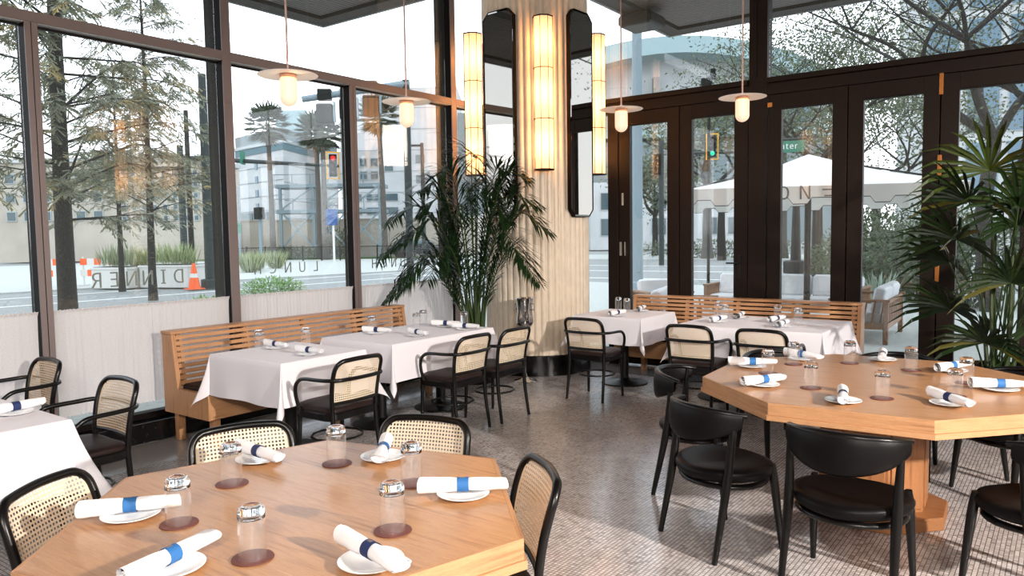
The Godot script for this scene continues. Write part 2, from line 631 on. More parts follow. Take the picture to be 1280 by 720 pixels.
func soft_box(at: Vector3, aim: Vector3, energy: float, label: String) -> void:
	var t := thing("unseen_softbox_lamp", label, "lamp", Vector3(at.x, 0, at.z))
	var b := B.new()
	b.tube([Vector3(0, 0.4, 0), Vector3(0, at.y, 0)], 0.017, 10)
	put(b, "pole", M.iron, t)
	for k in 3:
		b = B.new()
		var a := TAU * k / 3.0
		b.tube([Vector3(0, 0.95, 0), Vector3(cos(a) * 0.55, 0.015, sin(a) * 0.55)], 0.013, 8)
		put(b, "leg", M.iron, t)
	var head := Node3D.new()
	head.name = "head"
	t.add_child(head)
	head.position = Vector3(0, at.y, 0)
	head.basis = Basis.looking_at(aim - at)
	b = B.new()
	var h := 0.62
	for k in 4:
		var a0 := PI / 4 + PI / 2 * k
		var a1 := a0 + PI / 2
		var q := h * sqrt(2.0)
		b.quad(Vector3(cos(a0) * 0.12, sin(a0) * 0.12, 0.35), Vector3(cos(a1) * 0.12, sin(a1) * 0.12, 0.35), Vector3(cos(a1) * q, sin(a1) * q, -0.1), Vector3(cos(a0) * q, sin(a0) * q, -0.1))
	put(b, "hood", M.iron, head)
	b = B.new()
	b.box(Vector3(0, 0, -0.07), Vector3(h * 2 - 0.02, h * 2 - 0.02, 0.01), 0.0)
	put(b, "lamp_diffuser", M.bulb, head)
	var l := AreaLight3D.new()
	l.name = "softbox_light"
	head.add_child(l)
	l.position = Vector3(0, 0, -0.09)
	l.area_size = Vector2(h * 2, h * 2)
	l.light_color = Color(1.0, 0.97, 0.94)
	l.light_energy = energy
	l.area_range = 30.0
	l.shadow_enabled = true


const HEX := Vector3(-1.971, 0, -1.49)
const OCT := Vector3(-0.885, 0, -4.63)


func place_tables() -> void:
	wood_table("hexagonal_table", "hexagonal oak table in the foreground laid for six", 6, HEX, 0.776, 166.2, 0.75)
	wood_table("octagonal_table", "octagonal oak table on the right ringed by black leather chairs", 8, OCT, 0.95, 64.3, 0.75)
	cloth_table("cloth-covered table at the near end of the window bench", -5.17, -4.32, -3.15, -3.92, [Vector2(0, 0)])
	tablecloth("white cloth over the table at the near end of the window bench", -5.17, -4.32, -3.15, -3.92, 0.30, 1)
	cloth_table("cloth-covered long table at the far end of the window bench", -5.17, -4.32, -4.20, -5.50, [Vector2(0, 0.38), Vector2(0, -0.38)])
	tablecloth("white cloth over the long table near the feathery palm", -5.17, -4.32, -4.20, -5.50, 0.30, 2)
	cloth_table("cloth-covered table nearest the column, by the doors", -4.24, -3.45, -6.78, -7.58, [Vector2(0, 0)])
	tablecloth("white cloth over the table nearest the column, by the doors", -4.24, -3.45, -6.78, -7.58, 0.268, 3)
	cloth_table("cloth-covered long table before the door bench", -2.97, -1.655, -6.53, -7.56, [Vector2(0.38, 0), Vector2(-0.38, 0)])
	tablecloth("white cloth over the long table before the door bench", -2.97, -1.655, -6.53, -7.56, 0.268, 4)
	cloth_table("cloth-covered table at the left edge by the window", -5.82, -3.85, -0.72, -1.605, [Vector2(0.5, 0), Vector2(-0.5, 0)])
	tablecloth("white cloth over the table at the left edge by the window", -5.82, -3.85, -0.72, -1.605, 0.34, 5)


func place_chairs() -> void:
	var g := "caned bentwood armchairs at the cloth tables"
	var a := cane_chair("cane_armchair", "caned black armchair at the near window-bench table", true)
	a.position = Vector3(-4.11, 0, -3.43)
	a.rotation.y = -PI / 2
	a.set_meta("group", g)
	copy(a, Vector3(-4.14, 0, -4.69), -PI / 2, "caned black armchair at the long window table, nearer the camera", g)
	copy(a, Vector3(-4.12, 0, -5.23), -PI / 2, "caned black armchair at the long window table, nearer the wine bucket", g)
	copy(a, Vector3(-3.74, 0, -6.42), PI, "caned black armchair standing alone right of the column", g)
	copy(a, Vector3(-2.66, 0, -6.39), PI, "caned black armchair at the door-bench table, left of two", g)
	copy(a, Vector3(-2.03, 0, -6.39), PI, "caned black armchair at the door-bench table, right of two, behind the octagonal table", g)
	copy(a, Vector3(-4.43, 0, -1.85), 0.0, "caned black armchair at the left-edge table, nearer the camera", g)
	copy(a, Vector3(-5.60, 0, -1.93), 0.0, "caned black armchair at the left-edge table, against the window curtain", g)
	var s := cane_chair("cane_side_chair", "caned chair behind the hexagonal table, nearest the window bench", false)
	var gs := "caned chairs round the hexagonal table"
	s.set_meta("group", gs)
	var spots := [[203.0, 0.66, ""], [252.0, 0.68, "caned chair behind the hexagonal table, right of two"], [310.0, 0.53, "caned chair at the right side of the hexagonal table, seen side-on"], [149.0, 0.60, "caned chair at the left edge of the hexagonal table"]]
	for k in spots.size():
		var w := deg_to_rad(spots[k][0])
		var p: Vector3 = HEX + Vector3(cos(w), 0, sin(w)) * spots[k][1]
		var turn := atan2(HEX.x - p.x, HEX.z - p.z)
		if k == 0:
			s.position = p
			s.rotation.y = turn
		else:
			copy(s, p, turn, spots[k][2], gs)
	var l := leather_chair("black leather chair seen from behind, middle front of the octagonal table")
	var gl := "black leather chairs round the octagonal table"
	var ls := [[84.0, 1.08, ""], [121.0, 1.06, "black leather chair at the front left corner of the octagonal table"], [168.0, 1.00, "black leather chair at the left side of the octagonal table, far one of two"], [42.0, 1.10, "black leather chair at the bottom right corner of the picture"], [222.0, 0.95, "black leather chair behind the octagonal table, next to the caned chairs"], [267.0, 0.90, "black leather chair straight across the octagonal table"], [312.0, 0.92, "black leather chair behind the octagonal table, before the fan palm"]]
	for k in ls.size():
		var w := deg_to_rad(ls[k][0])
		var p: Vector3 = OCT + Vector3(cos(w), 0, sin(w)) * ls[k][1]
		var turn := atan2(OCT.x - p.x, OCT.z - p.z)
		if k == 0:
			l.position = p
			l.rotation.y = turn - 0.16
		else:
			copy(l, p, turn, ls[k][2], gl)


func roll_label(where: String) -> String:
	return "rolled napkin " + where


func place_settings() -> void:
	var y := 0.75
	# hexagonal table: tumbler on coaster (x, z)
	var c1 := [[-2.134, -1.175, "in front of the left-hand napkin"], [-2.333, -1.483, "before the back left caned chair"], [-2.208, -1.845, "at the back corner"], [-1.736, -1.156, "nearest the camera"], [-1.561, -1.502, "in the middle front, right of the nearest glass"], [-1.809, -1.837, "just left of the right-hand napkin"]]
	for c in c1:
		coaster(Vector3(c[0], y, c[1]), "dark leather coaster on the hexagonal table, " + c[2], "coasters on the hexagonal table")
		tumbler(Vector3(c[0], y + 0.0044, c[1]), "upturned tumbler on the hexagonal table, " + c[2], "tumblers on the hexagonal table")
	# plates and rolls: plate x, z, turn of the roll, navy, tag
	var p1 := [[-2.31, -1.12, 0.91, false, "at the left edge of the hexagonal table"], [-1.85, -0.99, 1.81, false, "at the bottom edge of the picture"], [-2.49, -1.70, -0.07, true, "before the back left caned chair"], [-2.11, -1.99, -0.87, false, "before the back right caned chair"], [-1.582, -1.842, 0.68, false, "at the right corner of the hexagonal table"], [-1.445, -1.31, -0.18, true, "with a navy band, in the middle front of the hexagonal table"]]
	for k in p1.size():
		var p: Array = p1[k]
		plate(Vector3(p[0], y, p[1]), "small white plate " + p[4], "plates on the hexagonal table")
		napkin(Vector3(p[0], y + 0.0405, p[1]), p[2], 0.0, roll_label(p[4]), "napkins on the hexagonal table", p[3], k % 4)
	# octagonal table
	var c2 := [[-1.455, -4.524, "behind the front left napkin"], [-1.418, -4.914, "at the back left"], [-1.122, -4.208, "left of the middle"], [-1.131, -5.138, "at the back, before the door bench"], [-0.767, -5.064, "at the back, before the fan palm"], [-0.755, -4.136, "in the middle front"], [-0.464, -4.383, "behind the navy-banded napkin"], [-0.453, -4.794, "at the right, behind another glass"]]
	for c in c2:
		coaster(Vector3(c[0], y, c[1]), "dark leather coaster on the octagonal table, " + c[2], "coasters on the octagonal table")
		tumbler(Vector3(c[0], y + 0.0044, c[1]), "upturned tumbler on the octagonal table, " + c[2], "tumblers on the octagonal table")
	var p2 := [[-1.60, -4.67, 0.44, false, "at the left corner of the octagonal table"], [-1.352, -4.13, 1.05, false, "at the front left of the octagonal table"], [-1.42, -5.11, -0.42, false, "at the back left of the octagonal table"], [-0.978, -5.35, -1.41, true, "at the back of the octagonal table, end-on"], [-0.56, -5.13, 1.12, false, "at the back right of the octagonal table"], [-0.46, -4.145, -0.82, true, "with a navy band, at the front of the octagonal table"], [-0.286, -4.66, 0.37, false, "at the right edge of the octagonal table"], [-0.895, -3.94, -1.33, true, "end-on in the middle front of the octagonal table"]]
	for k in p2.size():
		var p: Array = p2[k]
		plate(Vector3(p[0], y, p[1]), "small white plate " + p[4], "plates on the octagonal table")
		napkin(Vector3(p[0], y + 0.0405, p[1]), p[2], 0.0, roll_label(p[4]), "napkins on the octagonal table", p[3], (k + 1) % 4)
	# cloth tables: glass and napkin on a plate
	var yc := 0.7505
	for s in CLOTH_SETTINGS:
		if s[0] == "g":
			tumbler(Vector3(s[1], yc, s[2]), "upturned tumbler on the white cloth, " + s[4], "tumblers on the cloth tables")
		else:
			plate(Vector3(s[1], yc, s[2]), "small white plate on the white cloth, " + s[4], "plates on the cloth tables")
			napkin(Vector3(s[1], yc + 0.0405, s[2]), s[3], 0.0, roll_label("on the white cloth, " + s[4]), "napkins on the cloth tables", true, 2)


# ---------------------------------------------------------------- chairs
func cane_mesh() -> ArrayMesh:       # a woven panel with real holes, on the bow of the chair back
	var b := B.new()
	var nx := 26
	var ny := 19
	var w := 0.192
	var y0 := 0.505
	var y1 := 0.788
	var warp := func(x: float, y: float) -> Vector3:
		var t := (y - 0.44) / 0.36
		return Vector3(x, y, -0.205 - 0.075 * t * t - 0.022 * (1.0 - (x / 0.2) * (x / 0.2)))
	for j in ny:
		for i in nx:
			var ax := lerpf(-w, w, float(i) / nx)
			var bxx := lerpf(-w, w, float(i + 1) / nx)
			var ay := lerpf(y0, y1, float(j) / ny)
			var by := lerpf(y0, y1, float(j + 1) / ny)
			var cx := (ax + bxx) / 2
			var cy := (ay + by) / 2
			var dx := maxf(0.0, absf(cx) - (w - 0.075))
			var dy := maxf(0.0, cy - (y1 - 0.075))
			if dx * dx + dy * dy > 0.079 * 0.079:
				continue
			var hole := 0.31 * (bxx - ax)
			var outer := [Vector2(bxx, cy), Vector2(bxx, by), Vector2(cx, by), Vector2(ax, by), Vector2(ax, cy), Vector2(ax, ay), Vector2(cx, ay), Vector2(bxx, ay)]
			var edge := i == 0 or i == nx - 1 or j == 0
			if edge:
				b.quad(warp.call(ax, ay), warp.call(bxx, ay), warp.call(bxx, by), warp.call(ax, by))
				continue
			for k in 8:
				var p: Vector2 = outer[k]
				var q: Vector2 = outer[(k + 1) % 8]
				var a0 := TAU * k / 8.0
				var a1 := TAU * (k + 1) / 8.0
				b.quad(warp.call(cx + cos(a0) * hole, cy + sin(a0) * hole), warp.call(p.x, p.y), warp.call(q.x, q.y), warp.call(cx + cos(a1) * hole, cy + sin(a1) * hole))
	return b.done()


func cane_chair(called: String, label: String, arms: bool) -> Node3D:
	var t := thing(called, label, "chair")
	t.set_meta("base", called)
	var back := []
	for p in [Vector2(0.192, 0.43), Vector2(0.197, 0.52), Vector2(0.203, 0.62), Vector2(0.205, 0.70), Vector2(0.198, 0.755), Vector2(0.168, 0.787), Vector2(0.12, 0.796), Vector2(0.0, 0.80)]:
		back.append(p)
	var pts := []
	for k in back.size():
		pts.append(back[k])
	for k in range(back.size() - 2, -1, -1):
		pts.append(Vector2(-back[k].x, back[k].y))
	var path := []
	for p in pts:
		var s: float = (p.y - 0.44) / 0.36
		path.append(Vector3(p.x, p.y, -0.205 - 0.075 * s * s - 0.022 * (1.0 - (p.x / 0.2) * (p.x / 0.2))))
	var b := B.new()
	b.tube(curve(path, 5), 0.0155, 10)
	put(b, "back_frame", M.black_wood, t)
	b = B.new()
	b.tube([Vector3(-0.197, 0.503, -0.212), Vector3(-0.1, 0.503, -0.226), Vector3(0, 0.503, -0.231), Vector3(0.1, 0.503, -0.226), Vector3(0.197, 0.503, -0.212)], 0.0125, 8)
	put(b, "back_rail", M.black_wood, t)
	if not meshes.has("cane"):
		meshes.cane = cane_mesh()
	put(meshes.cane, "cane_panel", M.cane, t)
	# seat: bentwood ring and a dark pad
	var ring := []
	for p in [Vector3(0.20, 0, -0.20), Vector3(0.222, 0, 0.0), Vector3(0.215, 0, 0.11), Vector3(0.15, 0, 0.19), Vector3(0, 0, 0.205), Vector3(-0.15, 0, 0.19), Vector3(-0.215, 0, 0.11), Vector3(-0.222, 0, 0.0), Vector3(-0.20, 0, -0.20), Vector3(0, 0, -0.215)]:
		ring.append(p)
	ring = curve(ring, 4, true)
	var poly := []
	for k in ring.size() - 1:
		poly.append(Vector2(ring[k].x, ring[k].z))
	b = B.new()
	b.prism(poly, 0.385, 0.44, 0.008)
	put(b, "seat_frame", M.black_wood, t)
	b = B.new()
	var rows := []
	for lv in [[1.0, 0.44], [1.0, 0.456], [0.97, 0.468], [0.85, 0.478], [0.5, 0.482], [0.02, 0.478]]:
		var row := []
		for k in ring.size():
			var q: Vector3 = ring[ring.size() - 1 - k]
			row.append(Vector3(q.x * lv[0] * 0.97, lv[1], q.z * lv[0] * 0.97))
		rows.append(row)
	b.grid(rows, true)
	put(b, "seat", M.seat_leather, t)
	for s in [-1.0, 1.0]:
		b = B.new()
		b.tube(curve([Vector3(s * 0.19, 0.44, -0.203), Vector3(s * 0.194, 0.25, -0.215), Vector3(s * 0.20, 0.0, -0.25)], 5), [0.0165, 0.0165, 0.0165, 0.0165, 0.016, 0.0155, 0.015, 0.0145, 0.014, 0.0135, 0.013], 10)
		put(b, "leg", M.black_wood, t)
		b = B.new()
		b.tube(curve([Vector3(s * 0.185, 0.40, 0.145), Vector3(s * 0.19, 0.2, 0.15), Vector3(s * 0.195, 0.0, 0.158)], 5), [0.017, 0.017, 0.0165, 0.016, 0.0155, 0.015, 0.0145, 0.014, 0.0135, 0.013, 0.0125], 10)
		put(b, "leg", M.black_wood, t)
	b = B.new()
	var hoop := []
	for k in 13:
		var w := TAU * k / 12.0
		hoop.append(Vector3(cos(w) * 0.182, 0.235, sin(w) * 0.17 - 0.02))
	b.tube(hoop, 0.0085, 8, false)
	put(b, "stretcher", M.black_wood, t)
	if arms:
		var a := [Vector3(0.218, 0.43, 0.10), Vector3(0.238, 0.53, 0.112), Vector3(0.246, 0.605, 0.10), Vector3(0.249, 0.648, 0.055), Vector3(0.248, 0.662, 0.0), Vector3(0.244, 0.665, -0.12), Vector3(0.232, 0.668, -0.215), Vector3(0.185, 0.668, -0.268), Vector3(0.1, 0.668, -0.287), Vector3(0, 0.668, -0.292)]
		var full := a.duplicate()
		for k in range(a.size() - 2, -1, -1):
			full.append(Vector3(-a[k].x, a[k].y, a[k].z))
		b = B.new()
		b.tube(curve(full, 5), 0.0135, 10)
		put(b, "armrest", M.black_wood, t)
	return t


func leather_chair(label: String) -> Node3D:
	var t := thing("leather_chair", label, "chair", Vector3.ZERO, 0, "black leather chairs round the octagonal table")
	t.set_meta("base", "leather_chair")
	# top rail: bowed in plan, thick in the middle, thin at the tips
	var n := 24
	var rail := []
	var rad := []
	for k in n + 1:
		var w := lerpf(-1.0, 1.0, float(k) / n)
		var an := w * 1.25
		rail.append(Vector3(sin(an) * 0.268, 0.742 - 0.028 * w * w, 0.03 - cos(an) * 0.268))
		rad.append(0.021 - 0.006 * w * w)
	var b := B.new()
	b.tube(rail, rad, 10, true, 0.75)
	put(b, "top_rail", M.black_wood, t)
	b = B.new()       # padded back: a closed, tapering band under the rail
	var rows := []
	for k in n + 1:
		var w := lerpf(-0.93, 0.93, float(k) / n)
		var an := w * 1.25
		var hh := 0.035 + 0.145 * pow(cos(w * PI / 2.0 * 0.98), 0.75)
		var th := 0.019 * (1.0 - 0.55 * w * w)
		var yt := 0.748 - 0.028 * w * w
		var row := []
		for q in 13:
			var ph := TAU * q / 12.0
			var rr := 0.262 + th * cos(ph) + 0.015
			var y := yt - hh * (0.5 - 0.5 * sin(ph))
			row.append(Vector3(sin(an) * rr, y, 0.03 - cos(an) * rr))
		rows.append(row)
	b.grid(rows, true)
	b.fan(rows[0].slice(0, 12), Vector3(-0.3, 0, 1))
	b.fan(rows[n].slice(0, 12), Vector3(0.3, 0, 1))
	put(b, "backrest", M.leather, t)
	# dished round seat
	b = B.new()
	rows = []
	for lv in [[0.90, 0.365], [1.0, 0.38], [1.03, 0.405], [0.99, 0.425], [0.86, 0.434], [0.5, 0.424], [0.02, 0.418]]:
		var row := []
		for k in 37:
			var w := TAU * k / 36.0
			var sx := 0.25 + 0.012 * sin(w) * -1.0
			row.append(Vector3(cos(w) * sx * lv[0], lv[1] + 0.010 * absf(cos(w)) * lv[0], -sin(w) * 0.235 * lv[0] + 0.01))
		rows.append(row)
	b.grid(rows, true)
	put(b, "seat", M.leather, t)
	b = B.new()
	var ring := []
	for k in 25:
		var w := TAU * k / 24.0
		ring.append(Vector3(cos(w) * 0.218, 0.350, sin(w) * 0.20 + 0.01))
	b.tube(ring, 0.021, 8, false, 0.7)
	put(b, "seat_frame", M.black_wood, t)
	for s in [-1.0, 1.0]:
		b = B.new()
		b.tube(curve([Vector3(s * 0.232, 0.725, -0.105), Vector3(s * 0.224, 0.40, -0.14), Vector3(s * 0.23, 0.0, -0.22)], 6), [0.0125, 0.014, 0.016, 0.018, 0.0195, 0.021, 0.022, 0.0215, 0.02, 0.0185, 0.017, 0.0155, 0.0135], 12)
		put(b, "leg", M.black_wood, t)
		b = B.new()
		b.tube(curve([Vector3(s * 0.205, 0.44, 0.15), Vector3(s * 0.212, 0.28, 0.168), Vector3(s * 0.222, 0.0, 0.20)], 6), [0.016, 0.019, 0.0205, 0.0215, 0.022, 0.0215, 0.021, 0.02, 0.019, 0.0175, 0.016, 0.0145, 0.013], 12)
		put(b, "leg", M.black_wood, t)
	return t


# ---------------------------------------------------------------- tables
func wood_table(called: String, label: String, sides: int, at: Vector3, r: float, phase: float, top: float) -> Node3D:
	var t := thing(called, label, "table", at)
	var ring := func(rr: float) -> Array:
		var p := []
		for k in sides:
			var a := deg_to_rad(phase) + TAU * k / sides
			p.append(Vector2(cos(a) * rr, sin(a) * rr))
		return p
	var b := B.new()
	b.prism(ring.call(r - 0.017), top - 0.05, top - 0.0002, 0.0)
	put(b, "tabletop", M.oak_x_top, t)
	var outer: Array = ring.call(r)
	var inner: Array = ring.call(r - 0.0172)
	var lip: Array = ring.call(r + 0.010)
	var core: Array = ring.call(r * 0.75)
	for k in sides:      # solid edge strips round the veneer and a lip below, mitred at the corners, the grain along each side
		var j := (k + 1) % sides
		var mid: Vector2 = (outer[k] + outer[j]) / 2.0
		var dir: Vector2 = (outer[j] - outer[k]).normalized()
		var turn := atan2(-dir.y, dir.x)
		var loc := func(p: Vector2) -> Vector2:
			var q := p - mid
			return Vector2(q.dot(dir), q.dot(Vector2(-dir.y, dir.x)))
		for e in [["edge_strip", outer, inner, top - 0.062, top], ["lower_lip", lip, core, top - 0.088, top - 0.062]]:
			b = B.new()
			b.prism([loc.call(e[1][k]), loc.call(e[1][j]), loc.call(e[2][j]), loc.call(e[2][k])], e[3], e[4], 0.0012)
			var o := put(b, e[0], M.oak_x, t, Vector3(mid.x, 0, mid.y))
			o.rotation.y = turn
	# panelled drum of a pedestal on a plinth
	b = B.new()
	b.prism(ring.call(r * 0.30), 0.07, top - 0.088, 0.0)
	put(b, "pedestal", M.oak_y_deep, t)
	for k in sides:
		var a := deg_to_rad(phase) + TAU * (k + 0.5) / sides
		b = B.new()
		var half := r * 0.30 * sin(PI / sides) * 0.86
		b.box(Vector3.ZERO, Vector3(0.02, top - 0.088 - 0.11, half * 2.0), 0.003)
		var o := put(b, "pedestal_panel", M.oak_y_deep, t, Vector3(cos(a), 0, sin(a)) * r * 0.30 * cos(PI / sides) + Vector3(0, (top - 0.088 + 0.07) / 2.0, 0))
		o.rotation.y = -a
	b = B.new()
	b.prism(ring.call(r * 0.42), 0.0, 0.07, 0.006)
	put(b, "plinth", M.oak_x_deep, t)
	return t


func cloth_table(label: String, x0: float, x1: float, z0: float, z1: float, feet: Array) -> Node3D:
	var c := Vector3((x0 + x1) / 2, 0, (z0 + z1) / 2)
	var t := thing("dining_table", label, "table", c, 0, "tables under white cloths")
	bx("tabletop", Vector3(0, 0.728, 0), Vector3(absf(x1 - x0) - 0.012, 0.034, absf(z1 - z0) - 0.012), M.black_wood, t, 0.006)
	for f in feet:
		var b := B.new()
		b.tube([Vector3(f.x, 0.02, f.y), Vector3(f.x, 0.711, f.y)], 0.045, 16)
		put(b, "column", M.iron, t)
		b = B.new()
		b.lathe([Vector2(0.001, 0.0), Vector2(0.245, 0.0), Vector2(0.25, 0.006), Vector2(0.245, 0.014), Vector2(0.12, 0.026), Vector2(0.055, 0.045), Vector2(0.046, 0.07)], 36, Vector3(f.x, 0, f.y))
		put(b, "base", M.iron, t)
	return t


func tablecloth(label: String, x0: float, x1: float, z0: float, z1: float, drop: float, seed_: int) -> MeshInstance3D:
	var r := RandomNumberGenerator.new()
	r.seed = seed_
	var hx := absf(x1 - x0) / 2
	var hz := absf(z1 - z0) / 2
	var top := 0.7465
	var out := []      # outline: point on the table edge, outward turn, fullness
	var per := 26
	var corners := [[Vector2(hx, hz), 0.0], [Vector2(-hx, hz), PI / 2], [Vector2(-hx, -hz), PI], [Vector2(hx, -hz), PI * 1.5]]
	var fa := [r.randf_range(0.7, 1.0), r.randf_range(0.7, 1.0), r.randf_range(0.7, 1.0), r.randf_range(0.7, 1.0)]
	var twist := [r.randf_range(-0.12, 0.12), r.randf_range(-0.12, 0.12), r.randf_range(-0.12, 0.12), r.randf_range(-0.12, 0.12)]
	for k in 4:
		var cc: Vector2 = corners[k][0]
		var a0: float = corners[k][1]
		for q in 19:
			var ph := PI / 2 * q / 18.0
			var len_ := drop / maxf(cos(ph), sin(ph))
			var fl: float = 0.045 + 0.40 * pow(sin(2 * ph), 2.0) * fa[k] - 0.05 * pow(sin(4 * ph), 2.0)
			out.append([cc, a0 + ph + twist[k] * sin(2 * ph), len_, fl, 0.0])
		var nx: Vector2 = corners[(k + 1) % 4][0]
		var nrm := a0 + PI / 2
		var waves := r.randf_range(1.6, 3.4)
		var shift := r.randf_range(0, TAU)
		for q in range(1, per):
			var s := float(q) / per
			var env := sin(PI * s)
			out.append([cc.lerp(nx, s), nrm, drop + 0.004 * sin(s * 9.0 + shift), 0.045 + env * (0.032 * sin(s * TAU * waves + shift) + 0.022), 1.0])
	var b := B.new()
	var inset := 0.012
	var rows := []
	for lv in 12:
		var row := []
		for o in out:
			var d := Vector2(cos(o[1]), sin(o[1]))
			var p: Vector2
			var y: float
			if lv == 0:
				p = o[0] - Vector2(signf(o[0].x), signf(o[0].y)) * 0.0
				p = Vector2(clampf(o[0].x, -hx + inset, hx - inset), clampf(o[0].y, -hz + inset, hz - inset))
				y = top + 0.003
			elif lv == 1:
				p = o[0] + d * 0.002
				y = top + 0.001
			else:
				var s := float(lv - 1) / 10.0
				var l: float = o[2] * s
				var fl: float = o[3]
				p = o[0] + d * (0.006 + l * fl * (0.55 + 0.45 * s))
				y = top - 0.004 - l * sqrt(maxf(0.05, 1.0 - fl * fl))
			row.append(Vector3(p.x, y, p.y))
		row.append(row[0])
		rows.append(row)
	for k in rows.size():
		rows[k].reverse()
	rows.reverse()
	b.grid(rows, true)
	var flat := []
	for p in rows[rows.size() - 1].slice(0, out.size()):
		flat.append(p)
	b.quad(Vector3(-hx + inset, top + 0.003, hz - inset), Vector3(hx - inset, top + 0.003, hz - inset), Vector3(hx - inset, top + 0.003, -hz + inset), Vector3(-hx + inset, top + 0.003, -hz + inset))
	var m := put(b, "tablecloth", M.linen, self, Vector3((x0 + x1) / 2, 0, (z0 + z1) / 2))
	tag(m, label, "tablecloth", "white tablecloths")
	return m


# ---------------------------------------------------------------- things on the tables
func tumbler(at: Vector3, label: String, group: String, scale := 1.0) -> void:
	# upside down: mouth on the table, the thick base on top
	if not meshes.has("tumbler"):
		var b := B.new()
		b.lathe([Vector2(0.0355, 0.0), Vector2(0.0365, 0.002), Vector2(0.0368, 0.03), Vector2(0.0365, 0.108)], 32)
		b.lathe([Vector2(0.0335, 0.108), Vector2(0.034, 0.03), Vector2(0.034, 0.002), Vector2(0.0355, 0.0)], 32)
		meshes.tumbler = b.done()
		b = B.new()
		b.lathe([Vector2(0.0335, 0.108), Vector2(0.0365, 0.108), Vector2(0.0362, 0.122), Vector2(0.0345, 0.132), Vector2(0.030, 0.139), Vector2(0.0255, 0.1415), Vector2(0.018, 0.1385), Vector2(0.0005, 0.1365)], 32)
		b.lathe([Vector2(0.0005, 0.117), Vector2(0.020, 0.1175), Vector2(0.029, 0.1145), Vector2(0.0335, 0.108)], 32)
		meshes.tumbler_base = b.done()
	var t := thing("tumbler", label, "glass", at, 0, group)
	t.scale = Vector3.ONE * scale
	put(meshes.tumbler, "wall", M.tumbler_wall, t)
	put(meshes.tumbler_base, "base", M.tumbler, t)


func coaster(at: Vector3, label: String, group: String) -> void:
	if not meshes.has("coaster"):
		var b := B.new()
		b.lathe([Vector2(0.001, 0), Vector2(0.054, 0), Vector2(0.0555, 0.0015), Vector2(0.0545, 0.004), Vector2(0.001, 0.0042)], 36)
		meshes.coaster = b.done()
	tag(put(meshes.coaster, "coaster", M.coaster, self, at), label, "coaster", group)


func plate(at: Vector3, label: String, group: String, scale := 1.0) -> void:
	if not meshes.has("plate"):
		var b := B.new()
		b.lathe([Vector2(0.001, 0.001), Vector2(0.045, 0.0), Vector2(0.05, 0.003), Vector2(0.07, 0.009), Vector2(0.086, 0.0135), Vector2(0.087, 0.0155), Vector2(0.085, 0.0165), Vector2(0.07, 0.0125), Vector2(0.05, 0.0075), Vector2(0.04, 0.0062), Vector2(0.001, 0.006)], 44)
		meshes.plate = b.done()
	var o := put(meshes.plate, "plate", M.china, self, at)
	o.scale = Vector3.ONE * scale
	tag(o, label, "plate", group)


func napkin(at: Vector3, turn: float, tilt: float, label: String, group: String, navy := false, variant := 0, scale := 1.0) -> void:
	# a linen roll: loose spiral at one end, flattened tail at the other, with a printed paper band
	var key := "napkin%d" % variant
	if not meshes.has(key):
		var r := RandomNumberGenerator.new()
		r.seed = 40 + variant
		var b := B.new()
		var rows := []
		var nl := 18
		for k in nl + 1:
			var s := float(k) / nl
			var x := lerpf(-0.14, 0.14, s)
			var fl: float = 1.0 + 0.5 * smoothstep(0.55, 1.0, s) * (0.4 + 0.6 * (variant % 2))
			var rr := 0.0215 + 0.0035 * smoothstep(0.5, 0.0, s) - 0.003 * exp(-pow((s - 0.5) / 0.12, 2.0)) + r.randf_range(-0.0006, 0.0006)
			var row := []
			for q in 25:
				var w := TAU * q / 24.0
				var lap := 0.0024 * (1.0 - float(q) / 24.0) + 0.0006 * sin(3.0 * w + s * 5.0)
				row.append(Vector3(x + 0.008 * sin(w + variant) * signf(s - 0.5) * absf(s - 0.5) * 2.0, cos(w) * (rr + lap) / fl, sin(w) * (rr + lap) * fl))
			rows.append(row)
		b.grid(rows, false)
		for e in [0, nl]:      # spiral of cloth seen in the open ends
			var sp := []
			var sp2 := []
			var sgn := -1.0 if e == 0 else 1.0
			var fl: float = rows[e][6].z / maxf(0.001, rows[e][0].y)
			for q in 49:
				var w := TAU * q / 24.0
				var rr2: float = rows[e][0].y * (0.9 - 0.75 * q / 48.0)
				sp.append(Vector3(rows[e][0].x - sgn * (0.002 + 0.003 * sin(w)), cos(w) * rr2, sin(w) * rr2 * fl))
				sp2.append(Vector3(rows[e][0].x - sgn * 0.03, cos(w) * rr2, sin(w) * rr2 * fl))
			b.grid([sp, sp2])
			var cap := []
			for q in 24:
				cap.append(rows[e][q] * Vector3(1, 0.93, 0.93) - Vector3(sgn * 0.012, 0, 0))
			b.fan(cap, Vector3(sgn, 0, 0))
		meshes[key] = b.done()
		b = B.new()
		rows = []
		for k in 3:
			var row := []
			for q in 25:
				var w := TAU * q / 24.0
				row.append(Vector3(lerpf(-0.019, 0.019, k / 2.0) + 0.002 * (variant % 3), cos(w) * 0.0232, sin(w) * 0.0232 * (1.02 if variant % 2 else 1.0)))
			rows.append(row)
		b.grid(rows, true)
		meshes[key + "b"] = b.done()
		b = B.new()
		for q in 3:        # small printed strokes on the band
			b.quad(Vector3(-0.009 + q * 0.006, 0.0235, 0.006), Vector3(-0.006 + q * 0.006, 0.0235, 0.006), Vector3(-0.006 + q * 0.006, 0.0235, -0.005), Vector3(-0.009 + q * 0.006, 0.0235, -0.005))
		meshes[key + "p"] = b.done()
	var t := thing("napkin_roll", label, "napkin", at, turn, group)
	t.rotation.z = tilt
	t.scale = Vector3.ONE * scale
	put(meshes[key], "napkin", M.napkin, t)
	var bd := put(meshes[key + "b"], "paper_band", M.band_navy if navy else M.band, t)
	put(meshes[key + "p"], "print", M.band_print, bd)


# ---------------------------------------------------------------- the room
func structure(o: Node3D, label := "") -> Node3D:
	return tag(o, label, "", "", "structure")


